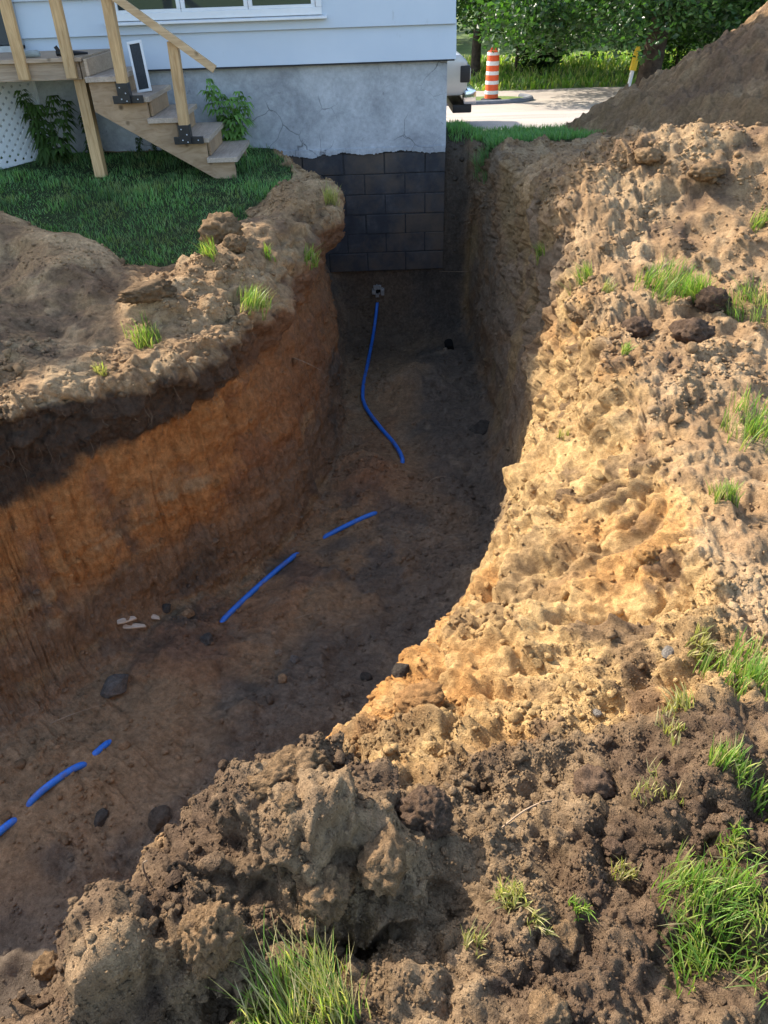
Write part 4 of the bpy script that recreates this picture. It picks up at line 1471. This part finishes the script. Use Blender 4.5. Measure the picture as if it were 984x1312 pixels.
y = DY + .0
for k in range(6):
    pb(deck, 'deck_board', MB().box(-4.6, -2.27 - .002 * (k % 2), DY - .02 + k * .145, DY - .02 + k * .145 + .139, DZ - .028, DZ), MAT['deck'])
pb(deck, 'rim_joist', MB().box(-4.6, -2.31, DY + .02, DY + .06, .785, DZ - .03), MAT['deck'])
pb(deck, 'end_joist', MB().box(-2.30, -2.262, DY + .02, 7.76, .785, DZ - .031), MAT['deck'])
pb(deck, 'joist', MB().box(-3.3, -3.26, DY + .062, 7.76, .79, DZ - .032), MAT['deck'])
pb(deck, 'post', MB().bar((-2.36, DY + .09, G(-2.36, 7) - .06), (-2.345, DY + .09, .785), .09, .09, (0, 1, 0)), MAT['pine'])
for x in (-2.75, -2.37):
    pb(deck, 'railing_post', MB().bar((x, DY - .02, .80), (x + .015, DY - .02, 1.95), .045, .085, (1, 0, 0)), MAT['pine'])
pb(deck, 'top_rail', MB().box(-4.6, -2.3, DY - .05, DY + .06, 1.95, 1.99), MAT['pine_x'])

# ------------------------------------------------------------------ stairs
stz = G(-1.5, 7)
st = empty('porch_stairs', (-1.6, DY, stz), 'open wooden stairs from the deck down to the lawn with half a handrail', 'stairs')
TR = [(-2.25, .81), (-2.03, .66), (-1.82, .505), (-1.60, .35), (-1.385, .195)]
RUN, Y0, Y1 = .255, 6.80, 7.62
for k, (x, z) in enumerate(TR):
    pb(st, 'tread', MB().box(x, x + RUN, Y0, Y1 + .02 * (k % 2), z - .038, z), MAT['tread'], None, .004)
for yy in (Y0 + .04, Y1 - .08):
    prof = [(-2.24, .772)]
    for k, (x, z) in enumerate(TR):
        prof += [(x + RUN - .035, z - .04)]
        if k < 4: prof += [(x + RUN - .035, TR[k + 1][1] - .04)]
    prof += [(-1.165, .0), (-1.30, .0), (-2.24, .56)]
    pb(st, 'stringer', MB().prism(prof, 'y', yy, yy + .038), MAT['plywood'])
for k, (x, z) in enumerate(TR[:-1]):
    pb(st, 'riser', MB().box(x + RUN - .034, x + RUN - .016, Y0 + .1, Y1 - .1, TR[k + 1][1] + .003, z - .04), MAT['plywood'])
pb(st, 'landing_fascia', MB().box(-2.245, -2.22, Y0 + .05, Y1, .812, DZ - .01), MAT['deck'])


def newel(x, z0, ztop):
    p = pb(st, 'newel_post', MB().bar((x, Y0 - .01, z0), (x + .02, Y0 - .01, ztop), .078, .078, (0, 1, 0)), MAT['pine'], None, .004)
    p2 = pb(st, 'post_bracket', MB().box(x - .046, x + .046, Y0 - .055, Y0 + .03, z0 - .05, z0 + .09).box(x - .10, x + .14, Y0 - .026, Y0 - .004, z0 - .055, z0 - .0), MAT['black_metal'], p, .003)
    sc = MB()
    for sx, sz in ((-.02, .06), (.02, .02), (-.02, -.02), (.02, -.035), (.1, -.028)):
        sc.lathe([(.006, 0), (.005, .004), (.001, .006)], 8)
        for q in range(24): pass
        n = 24
        for j in range(len(sc.v) - n, len(sc.v)):
            vx, vy, vz = sc.v[j]
            sc.v[j] = (x + sx + vx, (Y0 - .056 if sx != .1 else Y0 - .027) - vz, z0 + sz + vy)
    pb(st, 'screws', sc, MAT['screw'], p, 0)['kind'] = 'stuff'


newel(-1.955, .675, 1.66)
newel(-1.525, .365, 1.03)
pb(st, 'handrail', MB().bar((-2.25, Y0 - .07, 1.60), (-1.20, Y0 - .07, .84), .04, .055), MAT['pine_x'])

# lattice skirt under the deck
la, lb = Vector((-3.62, 6.98, G(-3.4, 7.0))), Vector((-3.03, 7.74, G(-3.2, 7.7)))
lt = empty('lattice_panel', la, 'white diagonal lattice panel skirting the space under the deck', 'lattice')
ld = (lb - la)
Llen = math.hypot(ld.x, ld.y)
ux = Vector((ld.x / Llen, ld.y / Llen, 0))
un = Vector((-ux.y, ux.x, 0))
HT = .72


def lat(a, z, off=0): return la + ux * a + Vector((0, 0, z + .02)) + un * off


for sgn, off in ((1, -.004), (-1, .004)):
    mb = MB()
    s = -HT
    while s < Llen + HT:
        a0, z0, a1, z1 = (s, 0, s + HT, HT) if sgn > 0 else (s, HT, s + HT, 0)
        # clip to the panel
        t0 = max(0, -a0 / HT)
        t1 = min(1, (Llen - a0) / HT)
        if t1 - t0 > .03:
            za, zb = (t0 * HT, t1 * HT) if sgn > 0 else (HT - t0 * HT, HT - t1 * HT)
            A_, B_ = lat(a0 + t0 * HT, za, off), lat(a0 + t1 * HT, zb, off)
            mb.bar(A_, B_, .007, .036, un.cross((B_ - A_).normalized()))
        s += .082
    o = pb(lt, 'lattice_slats', mb, MAT['white'], None, 0)
    o['kind'] = 'stuff'
fr = MB()
fr.bar(lat(0, -.0), lat(Llen, -.0), .02, .035).bar(lat(0, HT), lat(Llen, HT), .02, .035)
fr.bar(lat(Llen, 0), lat(Llen, HT), .02, .03, (un.x, un.y, 0))
pb(lt, 'frame', fr, MAT['white'])

# window screen leaning on the stairs
sc_ = empty('window_screen', (-1.70, 7.28, .665), 'white framed insect screen leaning upright on the stair tread', 'window screen')
MAT['mesh'] = plain('dark_insect_mesh', (.035, .04, .045), .6, .3, 120, .3)
sw, sh = .125, .37
fm = MB().box(-sw / 2, sw / 2, -.008, .008, 0, .02).box(-sw / 2, sw / 2, -.008, .008, sh - .02, sh)
fm.box(-sw / 2, -sw / 2 + .018, -.0078, .0078, .02, sh - .02).box(sw / 2 - .018, sw / 2, -.0078, .0078, .02, sh - .02)
o = fm.build('frame', MAT['white'], sc_, .002)
MB().box(-sw / 2 + .018, sw / 2 - .018, -.003, .003, .02, sh - .02).build('mesh', MAT['mesh'], sc_)
sc_.rotation_euler = (R(-14), R(-7), R(-6))
sc_.location = (-1.88, 7.12, .662)

# bits left on the deck
bt = empty('sealant_bottle', (-2.72, 7.02, DZ), 'small translucent bottle with a dark nozzle lying on the deck', 'bottle')
MAT['bottle'] = plain('grey_bottle', (.30, .33, .32), .35, .2, 20)
MB().tube([(-.06, 0, .026), (.07, 0, .026), (.085, 0, .026)], [.025, .025, .018], 14).build('body', MAT['bottle'], bt, smooth=True)
MB().tube([(-.06, 0, .026), (-.075, 0, .026), (-.11, 0, .024)], [.016, .014, .011], 12).build('nozzle', MAT['black_metal'], bt, smooth=True)
pt = empty('cordless_tool', (-2.42, 7.05, DZ), 'black hand tool lying on the deck behind the railing post', 'tool')
MB().tube([(-.09, 0, .022), (.02, 0, .022), (.06, 0, .02), (.16, 0, .016)], [.02, .02, .016, .008], 10).build('body', MAT['black_metal'], pt, smooth=True)
MB().bar((-.06, 0, .02), (-.085, -.01, .07), .03, .03).build('handle', MAT['black_metal'], pt, .004)

# ------------------------------------------------------------------ weeds against the foundation
def weed(x, y, h, nst, label, seed, dark=1.0):
    g = random.Random(seed)
    gr = np.random.default_rng(seed)
    z = float(G(x, y))
    root = empty('tall_weed', (x, y, z), label, 'weed', 'weeds along the foundation')
    stems, lv, lf, lc = MB(), [], [], []
    for s in range(nst):
        a = g.uniform(0, 6.28)
        top = Vector((math.cos(a) * h * .45 * g.random(), math.sin(a) * h * .15 * g.random() - .02, h * g.uniform(.65, 1)))
        b0 = Vector((g.uniform(-.06, .06), g.uniform(-.03, .03), -.02))
        path = smooth_path([b0, b0.lerp(top, .5) + Vector((g.uniform(-.02, .02), 0, 0)), top], 5)
        stems.tube(path, [.006 - .004 * i / len(path) for i in range(len(path))], 6)
        for i in range(2, len(path)):
            for _ in range(3):
                p = path[i]
                an = g.uniform(0, 6.28)
                L = g.uniform(.10, .19) * (1.1 - .4 * i / len(path)) * h / .7
                dr = Vector((math.cos(an), math.sin(an), g.uniform(-.3, .35)))
                for q in (-.5, 0, .5):
                    d2 = Matrix.Rotation(q, 3, 'Z') @ dr
                    L2 = L * (1 - .3 * abs(q))
                    sd = d2.cross(Vector((0, 0, 1))).normalized() * L2 * .16
                    m_ = p + d2 * L2 * .5 + Vector((0, 0, .01))
                    e_ = p + d2 * L2 + Vector((0, 0, -L2 * .45))
                    n = len(lv)
                    lv += [p, m_ - sd, m_ + sd, e_]
                    lf += [(n, n + 1, n + 2), (n + 1, n + 3, n + 2)]
                    cc = np.array([.085, .155, .04]) * g.uniform(.7, 1.35) * dark
                    lc += [cc] * 4
    stems.build('stem', MAT['weedstem'], root, smooth=True)
    link('foliage', np_mesh('foliage', np.array([p[:] for p in lv]), np.array(lf), np.array(lc), False, MAT['weed']), root)


MAT['weedstem'] = plain('weed_stem', (.10, .14, .05), .7, .2, 20)
weed(-1.28, 7.66, .62, 6, 'leafy pale green weed growing between stairs and foundation', 1, 1.9)
weed(-2.93, 7.45, .60, 7, 'dark leafy weed beside the lattice under the deck', 2, .75)
weed(-2.6, 7.66, .38, 3, 'lower weed in the shade behind the deck post', 3, .7)
for k, (x, h) in enumerate([(-2.2, .18), (-2.05, .13), (-1.95, .2), (-1.78, .14), (-1.6, .16)]):
    weed(x, 7.74, h, 2, 'little dark weed at the foot of the foundation under the stairs', 20 + k, .5)

# ------------------------------------------------------------------ traffic barrel
bz = float(G(2.85, 19.6)) - .03
br = empty('traffic_barrel', (2.87, 19.8, bz), 'orange and white striped traffic barrel standing at the road edge', 'traffic barrel')
MAT['orange'] = plain('barrel_orange', (.75, .10, .02), .45, .1, 12)
MAT['retro'] = plain('barrel_white_band', (.75, .74, .72), .4, .06, 30)
MAT['rubber'] = plain('black_rubber', (.02, .02, .02), .85, .2, 20)
MB().lathe([(.24, 0), (.25, .02), (.24, .05), (.17, .06), (.16, .07)], 28).build('rubber_base', MAT['rubber'], br, smooth=True)
MB().lathe([(.158, .05), (.156, .16), (.150, .40), (.145, .62), (.140, .82), (.134, .98), (.12, 1.01), (.05, 1.02)], 32).build('body', MAT['orange'], br, smooth=True)
for z0, z1 in ((.15, .23), (.35, .43), (.54, .62), (.73, .82), (.93, .99)):
    ra = .1625 - .022 * z0
    rb = .1625 - .022 * z1
    MB().lathe([(ra - .01, z0), (ra, z0 + .004), (rb, z1 - .004), (rb - .01, z1)], 32).build('reflective_band', MAT['retro'], br, smooth=True)
MB().tube([(-.06, 0, 1.01), (-.05, 0, 1.06), (.05, 0, 1.06), (.06, 0, 1.01)], .016, 8).build('handle', MAT['orange'], br, smooth=True)

# grass island and kerb under the barrel
isl = MB()
n = 26
ol = [(2.7 + 1.05 * math.cos(t) * (1 if math.cos(t) > 0 else 5), 19.9 + .55 * math.sin(t)) for t in [i / n * 6.2832 for i in range(n)]]
isl.prism(ol, 'z', bz - .1, bz + .03)
o = isl.build('grass_island', MAT['meadow'], None, .02)
tag(o, 'small grass island in the driveway under the traffic barrel', kind='structure')
kb = MB().tube([(2.7 + 1.12 * math.cos(t) * (1 if math.cos(t) > 0 else 5), 19.9 + .63 * math.sin(t), bz + .02) for t in [math.pi + i / 20 * (math.pi + .6) for i in range(21)]], .07, 8)
MAT['kerb'] = plain('kerb_concrete', (.16, .17, .19), .9, .2, 8)
o = kb.build('kerb', MAT['kerb'], None, smooth=True)
tag(o, 'grey kerb curving round the grass island', kind='structure')

# ------------------------------------------------------------------ parked pickup, nose showing past the house corner
pz = float(G(0, 14)) - .03
pk = empty('parked_pickup', (-.9, 14.0, pz), 'parked pickup with silver bonnet and chrome bumper peeking past the house', 'pickup')
MAT['paint'] = plain('silver_paint', (.42, .43, .42), .3, .05, 5, .6, .3, 0)
MAT['black_plastic'] = plain('black_plastic', (.015, .015, .016), .5, .2, 30)
MAT['chrome'] = plain('chrome', (.7, .7, .72), .15, .05, 10, .5, 1, 0)
MAT['lamp'] = plain('headlamp_glass', (.55, .55, .52), .1, .1, 60, .8, 0, .1)
MAT['carglass'] = plain('car_glass', (.02, .025, .028), .08, .1, 5, .8, 0, 0)


def pk_b(name, mb, mat, par=None, bevel=.02):
    o = mb.build(name, mat, par or pk, bevel, True)
    return o


# the truck points along +x; nose at local x = 2.42
body = [(-2.75, .52), (2.35, .52), (2.42, .62), (2.42, .98), (2.30, 1.08), (1.15, 1.14), (.45, 1.76), (-.95, 1.80), (-1.15, 1.16), (-2.75, 1.16)]
pk_b('body', MB().prism(body, 'y', -.92, .92), MAT['paint'], None, .06)
pk_b('grille', MB().box(2.41, 2.45, -.62, .62, .66, .94), MAT['black_plastic'], None, .01)
pk_b('bumper', MB().box(2.36, 2.56, -.93, .93, .40, .60), MAT['chrome'], None, .035)
pk_b('lower_valance', MB().box(2.2, 2.50, -.88, .88, .28, .395), MAT['black_plastic'], None, .02)
for s in (-1, 1):
    hl = pk_b('headlight', MB().box(2.30, 2.455, s * .78 - .15, s * .78 + .15, .70, .93), MAT['black_plastic'], None, .02)
    pk_b('lens', MB().box(2.44, 2.468, s * .78 - .11, s * .78 + .11, .74, .89), MAT['lamp'], hl, .01)
    pk_b('side_window', MB().prism([(.95, 1.18), (.38, 1.68), (-.85, 1.72), (-.98, 1.2)], 'y', s * .915, s * .93), MAT['carglass'], None, .004)
    for x in (1.45, -1.7):
        wh = MB().tube([(x, s * .70, .37), (x, s * .95, .37)], .37, 28).build('wheel', MAT['rubber'], pk, .03, True)
        MB().tube([(x, s * .94, .37), (x, s * .965, .37)], .22, 20).build('rim', MAT['chrome'], wh, .01, True)
pk_b('windscreen', MB().prism([(1.13, 1.16), (.50, 1.71), (.515, 1.725), (1.155, 1.17)], 'y', -.78, .78), MAT['carglass'], None, .003)

# ------------------------------------------------------------------ trees
MAT['bark'] = plain('bark', (.075, .055, .042), .9, .5, 9, .2, 0, .8)


def leaf_cloud(centers, radii, n, size, cols, seed, flat=.75):
    g = np.random.default_rng(seed)
    k = g.choice(len(centers), n, p=radii ** 2 / (radii ** 2).sum())
    d = g.normal(0, 1, (n, 3))
    d /= np.linalg.norm(d, axis=1, keepdims=True)
    rr = radii[k] * g.random(n) ** .45
    p = centers[k] + d * rr[:, None] * np.array([1, 1, flat])
    a = g.normal(0, 1, (n, 3))
    a[:, 2] *= .55
    a /= np.linalg.norm(a, axis=1, keepdims=True)
    b = np.cross(a, g.normal(0, 1, (n, 3)))
    b /= np.linalg.norm(b, axis=1, keepdims=True)
    s = size * g.uniform(.6, 1.3, n)[:, None]
    nn = np.cross(a, b)
    v = np.stack([p - a * s, p + b * s * .62 + nn * s * .15, p + a * s, p - b * s * .62 + nn * s * .15], 1).reshape(-1, 3)
    f = np.arange(n * 4).reshape(-1, 4)
    c = cols[g.integers(0, len(cols), n)] * g.uniform(.7, 1.3, (n, 1))
    return v, f, np.repeat(c, 4, 0)


MAPLE = np.array([[.03, .075, .018], [.04, .095, .02], [.055, .12, .025], [.025, .06, .016]])
BUSH = np.array([[.05, .11, .025], [.075, .15, .03], [.10, .18, .04], [.04, .085, .02]])
LIGHT = np.array([[.09, .16, .04], [.12, .20, .05], [.16, .22, .06], [.06, .12, .03]])


def tree(name, label, x, y, h, crown_r, crown_z0, trunk_r, nleaf, lsize, cols, seed, lean=(0, 0), nclump=46, clump_r=.55, group=None, limbs=7, low=0):
    g = random.Random(seed)
    gr = np.random.default_rng(seed)
    z = float(G(x, y)) - .1
    root = empty(name, (x, y, z), label, 'tree' if 'tree' in name else 'shrub', group)
    tr = MB()
    top = Vector((lean[0], lean[1], h * .8))
    path = smooth_path([Vector((0, 0, -.1)), Vector((lean[0] * .2, lean[1] * .2, h * .2)), top * .6 + Vector((.05 * h * g.uniform(-1, 1) * .3, 0, 0)), top], 6)
    rad = [trunk_r * (1.25 if i == 0 else 1) * (1 - .8 * i / len(path)) for i in range(len(path))]
    tr.tube(path, rad, 12)
    cz = (crown_z0 + h) / 2
    hz = (h - crown_z0) / 2
    cen = []
    for k in range(nclump):
        d = gr.normal(0, 1, 3)
        d /= np.linalg.norm(d)
        r_ = gr.random() ** .4
        zz = d[2] * r_
        wide = math.sqrt(max(.05, 1 - max(zz, -.15) ** 2)) if zz > 0 else 1.0
        cen.append((lean[0] * .7 + d[0] * r_ * crown_r * min(1, wide + .1), lean[1] * .7 + d[1] * r_ * crown_r * min(1, wide + .1), cz + zz * hz))
    for k in range(low):
        an, rr_ = gr.uniform(0, 6.283), crown_r * math.sqrt(gr.uniform(.05, 1.0))
        cen.append((rr_ * math.cos(an), rr_ * math.sin(an), crown_z0 + gr.uniform(.35, 2.2)))
    cen = np.array(cen)
    nclump = len(cen)
    for k in range(limbs):
        c = Vector(cen[k])
        i = g.randint(int(len(path) * .3), int(len(path) * .8))
        a = path[i]
        mid_ = a.lerp(c, .5) + Vector((0, 0, .08 * h * g.random()))
        pp = smooth_path([a, mid_, c], 4)
        tr.tube(pp, [rad[i] * .5 * (1 - .85 * q / len(pp)) + .008 for q in range(len(pp))], 7)
    tr.build('trunk', MAT['bark'], root, smooth=True)
    rr = clump_r * gr.uniform(.6, 1.4, nclump)
    v, f, c = leaf_cloud(cen, rr, nleaf, lsize, cols, seed)
    link('crown', np_mesh('crown', v, f, c, False, MAT['leaf']), root)
    return root


tree('maple_tree', 'large shady maple tree with thick trunk behind the dirt pile', 6.75, 20.6, 8.0, 3.9, 1.0, .30, 52000, .065, MAPLE, 5, (.8, .3), 80, .75, None, 14, 110)
tree('young_tree', 'slim dark trunked tree beyond the traffic barrel', 3.3, 26.5, 6.5, 2.6, 1.1, .17, 16000, .065, BUSH, 6, (.15, 0), 50, .7, 'trees across the road', 7, 25)
tree('leafy_tree', 'broad tree with hanging branches left of the meadow', .5, 29, 8, 3.2, 1.0, .22, 14000, .08, MAPLE, 16, (.2, 0), 50, .8, 'trees across the road', 7, 25)
tree('evergreen_shrub', 'dark dense shrub standing alone in the meadow', 5.45, 27.2, 1.9, .62, .1, .05, 6500, .06, MAPLE * .6, 7, (0, 0), 34, .34, None, 4)
tree('leafy_tree', 'mid green tree with low boughs beyond the road bend', 6.2, 28.5, 7, 2.6, .9, .15, 14000, .07, MAPLE * 1.2, 26, (0, 0), 40, .7, 'trees across the road', 7, 30)
tree('thin_tree', 'thin sapling with pale leaves beside the dark shrub', 4.6, 26.8, 4.2, 1.5, 1.0, .05, 3500, .08, LIGHT, 8, (.1, 0), 30, .5, 'trees across the road')
tree('leafy_shrub', 'rounded shrub behind the maple trunk', 9.0, 25.0, 2.6, 1.7, .2, .06, 12000, .055, BUSH, 9, (0, 0), 40, .6, 'shrubs behind the maple', 4)
tree('leafy_shrub', 'spreading shrub behind the crest of the dirt pile', 11.4, 23.5, 3.0, 2.0, .2, .06, 13000, .055, BUSH * .85, 10, (0, 0), 44, .65, 'shrubs behind the maple', 4)
for i, (x, y, h, r_, pal, lab) in enumerate([(-3, 41, 10, 4.5, BUSH, 'tall tree at the far left end of the wood edge'), (4, 43, 9, 4.2, LIGHT, 'pale sunlit tree at the wood edge behind the sapling'),
                                             (9.5, 40, 10, 4.5, BUSH, 'full tree at the wood edge behind the dark shrub'), (15, 38, 9, 4.5, MAPLE, 'dark tree at the wood edge beyond the maple'),
                                             (21, 36, 10, 5, BUSH, 'broad tree at the right end of the wood edge')]):
    tree('woodland_tree', lab, x, y, h, r_, .3, .25, 9000, .17, pal, 60 + i, (0, 0), 60, 1.1, 'trees at the wood edge')

# far wood that closes the view
g_ = np.random.default_rng(77)
cen = np.stack([g_.uniform(-45, 70, 260), g_.uniform(48, 62, 260), g_.uniform(-.5, 8, 260)], 1)
v, f, c = leaf_cloud(cen, g_.uniform(1.2, 2.6, 260), 26000, .33, BUSH, 78)
tag(link('far_woodland', np_mesh('far_woodland', v, f, c, False, MAT['leaf'])), 'continuous mass of far green woodland beyond the meadow', 'woodland', kind='stuff')

# marker by the maple: white post with a yellow ribbon
mkp = (6.16, 19.9, float(G(6.16, 19.9)) - .05)
mk = empty('marker_post', mkp, 'white marker post with a yellow sleeve beside the maple trunk', 'marker post')
MAT['yellow'] = plain('yellow_sleeve', (.75, .50, .02), .5, .12, 15)
MB().tube([(-.06, 0, 0), (.0, 0, .55), (.03, 0, .95)], [.045, .045, .04], 10).build('post', MAT['white'], mk, smooth=True)
MB().tube([(.0, 0, .55), (.03, 0, .80), (.05, 0, 1.02)], [.085, .075, .05], 10).build('sleeve', MAT['yellow'], mk, smooth=True)
